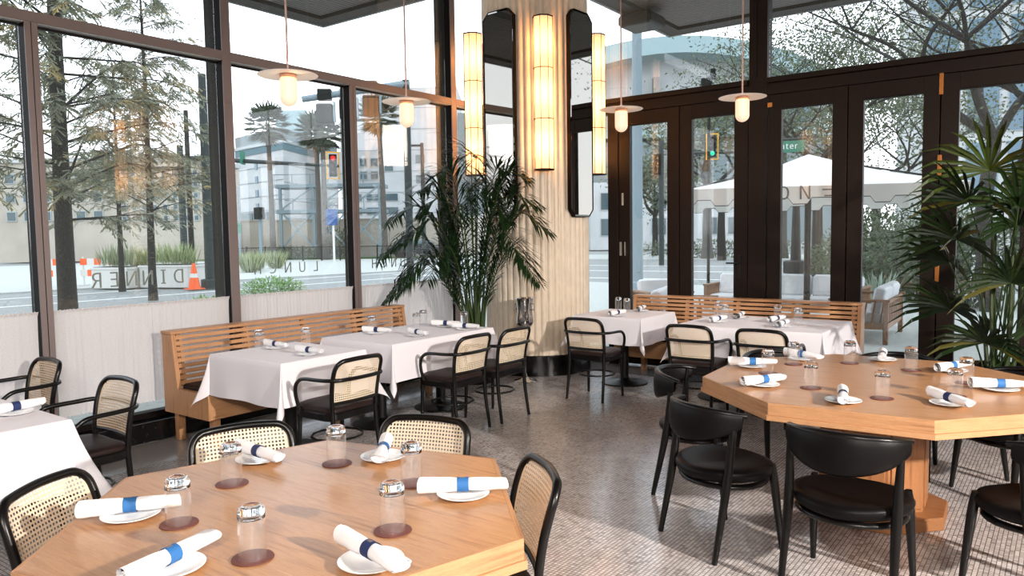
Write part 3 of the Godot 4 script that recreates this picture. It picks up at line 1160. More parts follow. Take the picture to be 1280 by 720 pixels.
func node(called: String, at := Vector3.ZERO) -> Node3D:
	var o := Node3D.new()
	o.name = numbered(called)
	add_child(o)
	o.position = at
	return o


func lettering(text: String, width: float, height: float, at: Vector3, parent: Node, m: Material, turn: float, tracking := 0.0) -> void:
	var f := SystemFont.new()
	f.font_names = PackedStringArray(["Droid Sans"])
	var total := text.length()
	for k in total:      # each letter a mesh of its own
		var tm := TextMesh.new()
		tm.text = text[k]
		tm.font = f
		tm.font_size = 64
		tm.pixel_size = height / 46.0
		tm.depth = 0.002
		tm.curve_step = 1.5
		var o := MeshInstance3D.new()
		o.name = "letter"
		o.mesh = tm
		o.set_surface_override_material(0, m)
		parent.add_child(o, true)
		var s := (float(k) + 0.5) / total - 0.5
		o.rotation.y = turn
		o.position = at + Basis(Vector3.UP, turn) * Vector3(s * width, 0, 0)


func build_room() -> void:
	# floor: mosaic in the middle, a polished stone border along both glass walls
	var fl := bx("floor", Vector3(0.4, -0.1, -1.4), Vector3(11.3, 0.2, 12.5), M.mosaic, self, 0.0)
	structure(fl, "grey mosaic tile floor")
	bx("stone_border", Vector3(-5.77, 0.0, 0), Vector3(0.98, 0.2, 12.5), M.terrazzo, fl, 0.0)
	bx("stone_border", Vector3(-0.5, 0.0, -6.6), Vector3(11.5, 0.2, 0.7), M.terrazzo, fl, 0.0)
	structure(bx("ceiling", Vector3(0, CEIL + 0.15, -1.5), Vector3(12.6, 0.3, 13.8), M.ceiling, self, 0.0))
	structure(bx("wall_right", Vector3(6.15, CEIL / 2, -1.5), Vector3(0.2, CEIL, 13.6), M.wall, self, 0.0))
	structure(bx("wall_back", Vector3(0, CEIL / 2, 4.95), Vector3(12.5, CEIL, 0.2), M.wall, self, 0.0))
	# dark plinth under the street window
	structure(bx("baseboard_left", Vector3(-6.0, 0.08, -1.68), Vector3(0.26, 0.16, 13.0), M.marble, self, 0.006))

	# street window
	var w := node("window_1")
	structure(w, "street window with dark mullions and a deep transom beam")
	var zs := [4.6, 3.1, 1.6, -0.82, -2.36, -3.90, -5.33, -6.905, -8.2]
	var kinds := [1, 0, 1, 1, 0, 1, 0, 1, 1]
	for k in zs.size():
		if kinds[k] == 1:
			bx("post", Vector3(FACE_X - 0.135, CEIL / 2 + 0.08, zs[k]), Vector3(0.25, CEIL - 0.17, 0.083), M.bronze, w, 0.002)
			bx("lit_post_face", Vector3(FACE_X - 0.006, CEIL / 2 + 0.08, zs[k]), Vector3(0.012, CEIL - 0.17, 0.085), M.mullion, w, 0.002)  # front of the dark post made paler: lamplight put into its colour
		else:
			bx("mullion", Vector3(FACE_X - 0.08, 1.66, zs[k]), Vector3(0.14, 2.99, 0.083), M.bronze, w, 0.002)
			for q in [[-0.0225, 0.036], [0.0225, 0.036]]:
				bx("lit_mullion_face", Vector3(FACE_X - 0.005, 1.66, zs[k] + q[0]), Vector3(0.012, 2.99, q[1] + 0.004), M.mullion, w, 0.002)  # paler fronts, with the lamplight on the mullions put into their colour
	var zz := [4.6, 1.6, -0.82, -3.90, -6.905, -8.2]
	for k in zz.size() - 1:
		bx("transom_beam", Vector3(FACE_X - 0.072, 3.193, (zz[k] + zz[k + 1]) / 2), Vector3(0.145, 0.075, absf(zz[k] - zz[k + 1]) - 0.085), M.mullion, w, 0.003)
		bx("pane", Vector3(GLASS_X, (3.23 + CEIL) / 2, (zz[k] + zz[k + 1]) / 2), Vector3(0.01, CEIL - 3.24, absf(zz[k] - zz[k + 1]) - 0.09), M.glass, w, 0.0).rotation.x = 0.0
		bx("daylit_beam_strip", Vector3(FACE_X - 0.075, 3.1535, (zz[k] + zz[k + 1]) / 2), Vector3(0.13, 0.006, absf(zz[k] - zz[k + 1]) - 0.09), M.daylit_grey, w, 0.0)  # pale strip: daylight on the beam underside, put into the colour
		bx("glazing_bead", Vector3(GLASS_X + 0.012, 3.141, (zz[k] + zz[k + 1]) / 2), Vector3(0.02, 0.018, absf(zz[k] - zz[k + 1]) - 0.086), M.iron, w, 0.0)
	for k in zs.size() - 1:
		bx("pane", Vector3(GLASS_X, (0.20 + 3.15) / 2, (zs[k] + zs[k + 1]) / 2), Vector3(0.01, 2.95, absf(zs[k] - zs[k + 1]) - 0.09), M.glass, w, 0.0)
		bx("sill", Vector3(GLASS_X + 0.02, 0.19, (zs[k] + zs[k + 1]) / 2), Vector3(0.10, 0.05, absf(zs[k] - zs[k + 1]) - 0.086), M.bronze, w, 0.002)
	bx("head_rail", Vector3(FACE_X - 0.1, CEIL - 0.04, -1.8), Vector3(0.2, 0.08, 12.9), M.bronze, w, 0.0)
	var ink := mat(Color(0.42, 0.45, 0.43), 0.6)
	# painted on the outside of the glass, so it reads backwards from the room
	lettering("DINNER", 0.80, 0.118, Vector3(GLASS_X - 0.007, 1.30, -3.10), w, ink, -PI / 2)
	lettering("LUNCH", 0.84, 0.10, Vector3(GLASS_X - 0.007, 1.325, -4.54), w, ink, -PI / 2)
	lettering("BRUNCH", 0.86, 0.10, Vector3(GLASS_X - 0.007, 1.32, -6.02), w, ink, -PI / 2)

	# cafe curtains on thin rods
	var spans := [[-0.86, -2.315, "leftmost white cafe curtain behind the cloth table at the window"], [-2.405, -3.855, "wide white cafe curtain under the DINNER lettering"], [-3.945, -5.285, "white cafe curtain under the LUNCH lettering, behind the slatted bench"], [-5.375, -6.86, "white cafe curtain under the BRUNCH lettering, beside the feathery palm"]]
	for k in spans.size():
		cafe_curtain(spans[k][0], spans[k][1], spans[k][2], 50 + k)


func cafe_curtain(z0: float, z1: float, label: String, seed_: int) -> void:
	var t := thing("cafe_curtain", label, "curtain", Vector3(FACE_X - 0.035, 0, (z0 + z1) / 2), 0, "cafe curtains along the street window")
	var r := RandomNumberGenerator.new()
	r.seed = seed_
	var b := B.new()
	var half := absf(z1 - z0) / 2
	var n := 260
	var ph := []
	var folds := 0.0
	var amp := []
	var am := 0.6
	for k in n + 1:
		ph.append(folds)
		folds += r.randf_range(0.35, 1.35)
		am = clampf(am + r.randf_range(-0.12, 0.12), 0.15, 1.0)
		amp.append(am)
	var rows := []
	for j in 9:
		var y := lerpf(1.102, 0.30, [0.0, 0.012, 0.025, 0.045, 0.15, 0.4, 0.65, 0.9, 1.0][j])
		var row := []
		for k in n + 1:
			var s := float(k) / n
			var deep: float = [0.006, 0.007, 0.004, 0.006, 0.011, 0.014, 0.016, 0.018, 0.020][j]
			var fine := sin(ph[k]) * 0.35 * (1.0 if j < 5 else 0.6) + sin(ph[k] * 0.31 + 1.0) * 0.45 + sin(ph[k] * 0.13 + seed_) * 0.35
			row.append(Vector3(deep * (fine if j >= 3 else sin(ph[k] * 1.3)) * (amp[k] if j >= 3 else 0.8) - 0.002, y + (0.003 * sin(ph[k] * 1.7) if j == 0 or j == 8 else 0.0), lerpf(half, -half, s) * (1.0 - 0.003 * j)))
		rows.append(row)
	b.grid(rows)
	put(b, "cloth", M.sheer, t)
	b = B.new()
	b.tube([Vector3(-0.012, 1.092, -half - 0.01), Vector3(-0.012, 1.092, half + 0.01)], 0.005, 8)
	put(b, "rod", M.bronze, t)


func door_leaf(n: int, x0: float, x1: float, g0: float, g1: float, label: String) -> Node3D:
	var z := DOOR_Z
	var o := node("door_%d" % n, Vector3((x0 + x1) / 2, 0, z - 0.035))
	structure(o, label)
	var cx := (x0 + x1) / 2
	bx("stile", Vector3((x0 + 0.003 + g0) / 2 - cx, 1.535, 0), Vector3(absf(g0 - x0) - 0.003, 3.03, 0.07), M.door_bronze, o, 0.003)
	bx("stile", Vector3((g1 + x1 - 0.003) / 2 - cx, 1.535, 0), Vector3(absf(x1 - g1) - 0.003, 3.03, 0.07), M.door_bronze, o, 0.003)
	bx("top_rail", Vector3((g0 + g1) / 2 - cx, 2.975, 0), Vector3(g1 - g0, 0.15, 0.068), M.door_bronze, o, 0.003)
	bx("bottom_rail", Vector3((g0 + g1) / 2 - cx, 0.14, 0), Vector3(g1 - g0, 0.24, 0.068), M.door_bronze, o, 0.003)
	bx("pane", Vector3((g0 + g1) / 2 - cx, 1.58, -0.005), Vector3(g1 - g0, 2.64, 0.01), M.glass, o, 0.0)
	for k in [[(g0 + g1) / 2 - cx, 2.892, g1 - g0, 0.012], [(g0 + g1) / 2 - cx, 0.268, g1 - g0, 0.012]]:
		bx("glazing_bead", Vector3(k[0], k[1], 0.02), Vector3(k[2], k[3], 0.02), M.iron, o, 0.0)
	return o


func build_doors() -> void:
	# folding doors of dark bronze, a wide post between the two sets, transom glass above
	var d1 := door_leaf(1, -4.46, -3.675, -4.31, -3.824, "dark folding door leaf nearest the fluted column")
	var d2 := door_leaf(2, -3.671, -2.868, -3.522, -3.028, "dark folding door leaf with a lever handle")
	var d3 := door_leaf(3, -2.66, -1.862, -2.518, -2.006, "dark folding door leaf right of the wide post")
	var d4 := door_leaf(4, -1.858, -1.045, -1.713, -1.187, "dark folding door leaf before the slatted outdoor sofa")
	var d5 := door_leaf(5, -1.041, -0.24, -0.889, -0.392, "dark folding door leaf behind the fan palm")
	var d6 := door_leaf(6, -0.236, 0.565, -0.085, 0.41, "dark folding door leaf at the right end")
	for k in [[d1, -3.673, -4.0675], [d3, -1.86, -2.261], [d4, -1.043, -1.4515], [d5, -0.238, -0.6405]]:
		bx("seal", Vector3(k[1] - k[2], 1.535, -0.04), Vector3(0.03, 3.03, 0.012), M.iron, k[0], 0.0)
	for y in [2.96, 2.2, 1.2]:
		bx("hinge", Vector3(0.413, y, 0.045), Vector3(0.035, 0.20, 0.018), M.brass, d4, 0.003)
	bx("hinge", Vector3(-0.375, 2.945, 0.045), Vector3(0.05, 0.05, 0.016), M.brass, d3, 0.003)
	bx("latch_plate", Vector3(-0.335, 2.02, 0.042), Vector3(0.03, 0.15, 0.012), M.chrome, d1, 0.003)
	bx("latch_plate", Vector3(-0.36, 1.42, 0.045), Vector3(0.035, 0.17, 0.02), M.chrome, d1, 0.004)
	bx("latch_plate", Vector3(-0.30, 1.42, 0.045), Vector3(0.022, 0.17, 0.024), M.chrome, d1, 0.004)
	var h := B.new()
	h.box(Vector3(0, 0, 0), Vector3(0.035, 0.24, 0.012), 0.003)
	h.tube([Vector3(0, 0.04, 0), Vector3(0, 0.04, 0.05), Vector3(-0.13, 0.04, 0.055)], 0.009, 8)
	put(h, "handle", M.iron, d2, Vector3(0.31, 1.22, 0.04))

	var w := node("window_2")
	structure(w, "transom window over the folding doors")
	bx("post", Vector3(-2.764, CEIL / 2, DOOR_Z - 0.06), Vector3(0.195, CEIL, 0.16), M.door_bronze, w, 0.004)
	bx("post", Vector3(-2.80, 4.1, DOOR_Z + 0.022), Vector3(0.05, 1.7, 0.02), M.door_bronze, w, 0.003)
	bx("post", Vector3(-4.535, 1.6, DOOR_Z - 0.05), Vector3(0.14, 3.2, 0.12), M.door_bronze, w, 0.004)
	bx("post", Vector3(0.66, CEIL / 2, DOOR_Z - 0.06), Vector3(0.18, CEIL, 0.16), M.door_bronze, w, 0.004)
	bx("post", Vector3(-5.98, CEIL / 2, DOOR_Z - 0.06), Vector3(0.12, CEIL, 0.16), M.door_bronze, w, 0.004)
	for s in [[-5.92, -2.862], [-2.666, 0.57]]:
		var cx: float = (s[0] + s[1]) / 2
		var l: float = s[1] - s[0]
		bx("ledge", Vector3(cx, 3.20, DOOR_Z + 0.01), Vector3(l, 0.055, 0.11), M.door_bronze, w, 0.004)
		bx("header", Vector3(cx, 3.113, DOOR_Z - 0.04), Vector3(l, 0.118, 0.11), M.door_bronze, w, 0.003)
		bx("pane", Vector3(cx, (3.23 + CEIL - 0.08) / 2, DOOR_Z - 0.06), Vector3(l, CEIL - 0.08 - 3.23, 0.01), M.glass, w, 0.0)
		bx("glazing_bead", Vector3(cx, 3.236, DOOR_Z - 0.04), Vector3(l, 0.018, 0.03), M.iron, w, 0.0)
	bx("head_rail", Vector3(-2.7, CEIL - 0.04, DOOR_Z - 0.06), Vector3(6.8, 0.08, 0.14), M.door_bronze, w, 0.0)
	# fixed light between the doors and the corner, behind the column
	bx("pane", Vector3(-5.26, 1.62, DOOR_Z - 0.06), Vector3(1.3, 2.9, 0.01), M.glass, w, 0.0)
	bx("sill", Vector3(-5.26, 0.10, DOOR_Z - 0.06), Vector3(1.3, 0.18, 0.08), M.door_bronze, w, 0.003)
	structure(bx("wall_front", Vector3(3.4, CEIL / 2, DOOR_Z - 0.06), Vector3(5.3, CEIL, 0.2), M.wall, self, 0.0))


# ---------------------------------------------------------------- benches
func bench(label: String, at: Vector3, turn: float, length: float, toned: bool) -> void:
	# local axes: x along the bench, +z to the room, back at z = 0
	var t := thing("slatted_bench", label, "bench", at, turn, "oak slatted banquettes")
	var h := length / 2
	for s in [-1.0, 1.0]:
		var b := B.new()
		var prof := [Vector2(0.0, 0.24), Vector2(0.62, 0.24), Vector2(0.62, 0.44), Vector2(0.20, 0.44), Vector2(0.135, 0.868), Vector2(0.0, 0.868)]
		var side := []
		# outline in the z-y plane, extruded 35 mm
		var x0: float = s * h - 0.0175
		var tris := Geometry2D.triangulate_polygon(PackedVector2Array(prof))
		for f in [[x0, -1.0], [x0 + 0.035, 1.0]]:
			for k in range(0, tris.size(), 3):
				var p := []
				for q in 3:
					var c: Vector2 = prof[tris[k + q]]
					p.append(Vector3(f[0], c.y, c.x))
				var nn: Vector3 = (p[1] - p[0]).cross(p[2] - p[0])
				if nn.x * f[1] < 0:
					p.reverse()
				b.fan(p, Vector3(f[1], 0, 0))
		for k in prof.size():
			var c: Vector2 = prof[k]
			var d: Vector2 = prof[(k + 1) % prof.size()]
			b.quad(Vector3(x0, c.y, c.x), Vector3(x0 + 0.035, c.y, c.x), Vector3(x0 + 0.035, d.y, d.x), Vector3(x0, d.y, d.x))
		put(b, "end_panel", M.oak_y, t)
	bx("top_rail", Vector3(0, 0.875, 0.067), Vector3(length + 0.05, 0.026, 0.15), M.oak_x, t, 0.005)
	var lean := atan2(0.065, 0.428)
	var nsl := 9
	for k in nsl:
		var s := (k + 0.5) / nsl
		var y := lerpf(0.455, 0.855, s)
		var z := 0.198 - (y - 0.44) / 0.428 * 0.065
		var o := bx("slat", Vector3(0, y, z - 0.014), Vector3(length - 0.04, 0.0315, 0.020), M.oak_x, t, 0.003)
		o.rotation.x = -lean
	var m := int(round(length / 0.62))
	for k in range(0, m + 1):
		var x := lerpf(-h + 0.06, h - 0.06, float(k) / m)
		var b := B.new()
		b.bar(Vector3(x, 0.445, 0.155), Vector3(x, 0.862, 0.09), 0.035, 0.03, 0.003, Vector3.FORWARD)
		put(b, "upright", M.oak_y, t)
		for j in nsl:      # short spacers glued between the slats beside every upright
			var y := lerpf(0.455, 0.855, (j + 1.0) / nsl)
			if j < nsl - 1:
				var z := 0.198 - (y - 0.44) / 0.428 * 0.065
				var sp := bx("spacer", Vector3(x, y, z - 0.016), Vector3(0.022, 0.0135, 0.02), M.oak_x, t, 0.0)
				sp.rotation.x = -lean
	bx("seat_board", Vector3(0, 0.40, 0.34), Vector3(length - 0.036, 0.04, 0.54), M.oak_x_deep, t, 0.003)
	bx("apron", Vector3(0, 0.335, 0.605), Vector3(length - 0.036, 0.19, 0.03), M.oak_x, t, 0.003)
	bx("seat_cushion", Vector3(0, 0.448, 0.40), Vector3(length - 0.05, 0.055, 0.42), M.seat_leather, t, 0.018)
	for s in [-1.0, 1.0]:
		for z in [0.055, 0.55]:
			bx("leg", Vector3(s * (h - 0.075), 0.12, z), Vector3(0.06, 0.24, 0.06), M.oak_y, t, 0.004)
	bx("leg", Vector3(0, 0.12, 0.55), Vector3(0.06, 0.24, 0.06), M.oak_y, t, 0.004)


# ---------------------------------------------------------------- column with its lights and mirrors
const COL := Vector3(-5.185, 0, -7.49)
const COL_TURN := 0.6055      # turn of the side that faces the camera


func build_columns() -> void:
	one_column(COL, "round cream fluted column on a black base in the corner")
	for a in [[7, "tall glowing paper wall lantern on the front of the fluted column"], [97, "tall glowing paper wall lantern right of the column, beside the doors"], [-83, "tall glowing paper wall lantern left of the column, above the palm"]]:
		sconce(COL, COL_TURN + deg_to_rad(a[0]), a[1], true)
	column_mirror(COL_TURN + deg_to_rad(52), "tall mirror with cut corners on the column's right side")
	column_mirror(COL_TURN + deg_to_rad(-38), "tall mirror with cut corners on the column's left side, above the palm")
	# two more of the room's columns stand out of frame; the window and the doors mirror their lanterns
	var c2 := Vector3(1.32, 0, -7.45)
	one_column(c2, "fluted column past the right end of the doors, its lanterns mirrored in the street window")
	for k in 3:
		sconce(c2, deg_to_rad([-65.0, 25.0, -25.0][k]), ["lantern mirrored leftmost in the street window's DINNER pane", "lantern mirrored rightmost in the street window's DINNER pane", "lantern mirrored between two others in the street window's DINNER pane"][k], false)
	var c3 := Vector3(-4.9, 0, 1.35)
	one_column(c3, "fluted column left behind the camera, its lanterns mirrored in the folding doors")
	for k in 3:
		sconce(c3, deg_to_rad([165.0, 75.0, 120.0][k]), ["lantern mirrored in the third door leaf", "lantern mirrored in the fourth door leaf", "lantern mirrored in the door leaves between two others"][k], false)


func one_column(at: Vector3, label: String) -> void:
	var t := thing("fluted_column", label, "column", at)
	if not meshes.has("shaft"):
		var b := B.new()
		var rows := []
		for y in [0.235, CEIL]:
			var row := []
			for k in 48 * 8 + 1:
				var w := TAU * k / (48 * 8)
				var f := float(k % 8) / 8.0
				var r := 0.596 + 0.027 * sqrt(sin(PI * f))
				row.append(Vector3(cos(w) * r, y, -sin(w) * r))
			rows.append(row)
		b.grid(rows, true)
		meshes.shaft = b.done()
		b = B.new()
		b.lathe([Vector2(0.635, 0.0), Vector2(0.635, 0.225), Vector2(0.628, 0.235), Vector2(0.55, 0.236)], 72)
		meshes.base_ring = b.done()
	put(meshes.shaft, "shaft", M.plaster, t)
	put(meshes.base_ring, "base_ring", M.black_base, t)


func sconce(col: Vector3, a: float, label: String, every: bool) -> void:
	var dir := Vector3(sin(a), 0, cos(a))
	var t := thing("wall_sconce", label, "lamp", col + dir * 0.735, a, "paper lanterns on the columns")
	var y0 := 2.32
	var y1 := 3.955
	for s in 6:      # each of the three fields is two paper cylinders with a bulb between them
		var a0 := lerpf(y0, y1, s / 6.0)
		var a1 := lerpf(y0, y1, (s + 1) / 6.0)
		var b := B.new()
		for q in 8:
			var w := TAU * q / 8.0 + PI / 8
			var w2 := TAU * (q + 1) / 8.0 + PI / 8
			for k in 4:
				var ya := lerpf(a0, a1, k / 4.0)
				var yb := lerpf(a0, a1, (k + 1) / 4.0)
				b.quad(Vector3(cos(w) * 0.108, ya, -sin(w) * 0.108), Vector3(cos(w2) * 0.108, ya, -sin(w2) * 0.108), Vector3(cos(w2) * 0.108, yb, -sin(w2) * 0.108), Vector3(cos(w) * 0.108, yb, -sin(w) * 0.108))
		put(b, "lantern_shade", M.paper, t)
		if not every and s != 1 and s != 4:
			continue
		var l := OmniLight3D.new()
		l.name = "lantern_light"
		t.add_child(l, true)
		l.position = Vector3(0, lerpf(a0, a1, 0.78 if s % 2 == 0 else 0.22), 0)
		l.light_color = Color(1.0, 0.68, 0.38)
		l.light_energy = SCONCE_LIGHT * (1.0 if every else 2.2)
		l.light_size = 0.03
		l.omni_range = 14.0
		l.omni_attenuation = 2.0
		l.shadow_enabled = true
	for k in 4:
		var b := B.new()
		var ring := []
		for q in 9:
			var w := TAU * q / 8.0 + PI / 8
			ring.append(Vector3(cos(w) * 0.111, lerpf(y0, y1, k / 3.0), -sin(w) * 0.111))
		b.tube(ring, 0.0045, 6, false)
		put(b, "ring", M.bronze, t)
	for y in [y0 - 0.004, y1 + 0.004]:
		var b := B.new()
		b.lathe([Vector2(0.001, -0.004), Vector2(0.116, -0.004), Vector2(0.116, 0.004), Vector2(0.001, 0.004)], 8)
		put(b, "cap", M.bronze, t, Vector3(0, y, 0)).rotation.y = PI / 8
	for q in 8:
		var w := TAU * q / 8.0 + PI / 8
		var b := B.new()
		b.tube([Vector3(cos(w) * 0.111, y0 - 0.012, -sin(w) * 0.111), Vector3(cos(w) * 0.111, y1 + 0.012, -sin(w) * 0.111)], 0.0032, 6)
		put(b, "rib", M.bronze, t)
	bx("wall_plate", Vector3(0, (y0 + y1) / 2, -0.118), Vector3(0.05, y1 - y0 - 0.2, 0.012), M.bronze, t, 0.002)


func column_mirror(a: float, label: String) -> void:
	var dir := Vector3(sin(a), 0, cos(a))
	var t := thing("wall_mirror", label, "mirror", COL + dir * 0.655, a, "mirrors on the column")
	var w := 0.225
	var y0 := 1.80
	var y1 := 4.105
	var c := 0.085
	var shape := func(k: float) -> Array:
		return [Vector2(-w + k, y0 + c), Vector2(-w + c, y0 + k), Vector2(w - c, y0 + k), Vector2(w - k, y0 + c), Vector2(w - k, y1 - c), Vector2(w - c, y1 - k), Vector2(-w + c, y1 - k), Vector2(-w + k, y1 - c)]
	var outer: Array = shape.call(0.0)
	var inner: Array = shape.call(0.006)
	var face: Array = shape.call(0.026)
	var b := B.new()
	for k in 8:
		var j := (k + 1) % 8
		b.quad(Vector3(outer[k].x, outer[k].y, -0.035), Vector3(outer[j].x, outer[j].y, -0.035), Vector3(outer[j].x, outer[j].y, 0.012), Vector3(outer[k].x, outer[k].y, 0.012))
		b.quad(Vector3(outer[k].x, outer[k].y, 0.012), Vector3(outer[j].x, outer[j].y, 0.012), Vector3(inner[j].x, inner[j].y, 0.012), Vector3(inner[k].x, inner[k].y, 0.012))
	var bk := []
	for p in outer:
		bk.append(Vector3(p.x, p.y, -0.035))
	bk.reverse()
	b.fan(bk, Vector3(0, 0, -1))
	put(b, "frame", M.bronze, t)
	b = B.new()
	for k in 8:
		var j := (k + 1) % 8
		b.quad(Vector3(inner[k].x, inner[k].y, 0.007), Vector3(inner[j].x, inner[j].y, 0.007), Vector3(face[j].x, face[j].y, 0.0115), Vector3(face[k].x, face[k].y, 0.0115))
	put(b, "bevel", M.mirror, t)
	b = B.new()
	var pl := []
	for p in face:
		pl.append(Vector3(p.x, p.y, 0.0115))
	b.fan(pl, Vector3(0, 0, 1))
	put(b, "mirror_glass", M.mirror, t)


func pendant(at: Vector3, label: String) -> void:
	var t := thing("pendant_lamp", label, "lamp", at, 0, "disc pendants over the cloth tables")
	var b := B.new()
	b.tube([Vector3(0, 0.02, 0), Vector3(0, CEIL - at.y - 0.02, 0)], 0.0075, 10)
	put(b, "rod", M.pendant_rod, t)
	b = B.new()
	b.lathe([Vector2(0.06, CEIL - at.y - 0.03), Vector2(0.06, CEIL - at.y), Vector2(0.001, CEIL - at.y)], 24)
	b.fan([Vector3(0.06, CEIL - at.y - 0.03, 0.0), Vector3(0, CEIL - at.y - 0.03, 0.06), Vector3(-0.06, CEIL - at.y - 0.03, 0), Vector3(0, CEIL - at.y - 0.03, -0.06)], Vector3.DOWN)
	put(b, "canopy", M.pendant_rod, t)
	b = B.new()
	b.lathe([Vector2(0.05, -0.004), Vector2(0.212, -0.014), Vector2(0.215, -0.012), Vector2(0.212, -0.009), Vector2(0.05, 0.002), Vector2(0.045, 0.016), Vector2(0.012, 0.03), Vector2(0.006, 0.03)], 48)
	put(b, "brim", M.brim, t)
	b = B.new()
	b.lathe([Vector2(0.055, -0.032), Vector2(0.06, -0.03), Vector2(0.06, -0.004), Vector2(0.05, -0.003)], 32)
	put(b, "collar", M.collar, t)
	b = B.new()
	var pr := [Vector2(0.001, -0.235)]
	for k in range(1, 9):
		var w := PI / 2 * k / 8.0
		pr.append(Vector2(sin(w) * 0.063, -0.172 - cos(w) * 0.063))
	pr.append(Vector2(0.063, -0.05))
	pr.append(Vector2(0.058, -0.034))
	b.lathe(pr, 28)
	put(b, "lamp_globe", M.opal, t)
	var l := OmniLight3D.new()
	l.name = "pendant_light"
	t.add_child(l, true)
	l.position = Vector3(0, -0.14, 0)
	l.light_color = Color(1.0, 0.82, 0.62)
	l.light_energy = 0.06
	l.light_size = 0.05
	l.omni_range = 14.0
	l.omni_attenuation = 2.0
	l.shadow_enabled = true


func wine_bucket(at: Vector3) -> void:
	var t := thing("wine_bucket_stand", "chrome wine bucket on a slim stand in front of the column", "wine bucket", at)
	var b := B.new()
	b.lathe([Vector2(0.001, 0.0), Vector2(0.125, 0.0), Vector2(0.127, 0.01), Vector2(0.06, 0.028), Vector2(0.02, 0.06), Vector2(0.013, 0.09)], 32)
	put(b, "foot", M.chrome, t)
	b = B.new()
	b.tube([Vector3(0, 0.06, 0), Vector3(0, 0.61, 0)], 0.011, 12)
	put(b, "pole", M.chrome, t)
	b = B.new()
	b.lathe([Vector2(0.001, 0.605), Vector2(0.072, 0.607), Vector2(0.085, 0.625), Vector2(0.098, 0.66), Vector2(0.092, 0.72), Vector2(0.084, 0.78), Vector2(0.092, 0.86), Vector2(0.102, 0.915), Vector2(0.104, 0.92), Vector2(0.099, 0.916), Vector2(0.088, 0.85), Vector2(0.080, 0.78), Vector2(0.085, 0.64), Vector2(0.001, 0.63)], 40)
	put(b, "bucket", M.chrome, t)
	for s in [-1.0, 1.0]:
		b = B.new()
		b.tube(curve([Vector3(s * 0.095, 0.86, 0), Vector3(s * 0.125, 0.85, 0), Vector3(s * 0.125, 0.80, 0), Vector3(s * 0.09, 0.79, 0)], 5), 0.006, 8)
		put(b, "handle", M.chrome, t)


# ---------------------------------------------------------------- indoor plants
func clear_of_walls(p: Vector3) -> Vector3:      # leaves bend round the column and its mirrors, and stop short of the glass
	var q := Vector2(p.x - COL.x, p.z - COL.z)
	if q.length() < 0.86 and p.y > 1.7:
		q = q.normalized() * 0.86
	elif q.length() < 0.68:
		q = q.normalized() * 0.68
	return Vector3(maxf(COL.x + q.x, FACE_X + 0.04), p.y, COL.z + q.y)


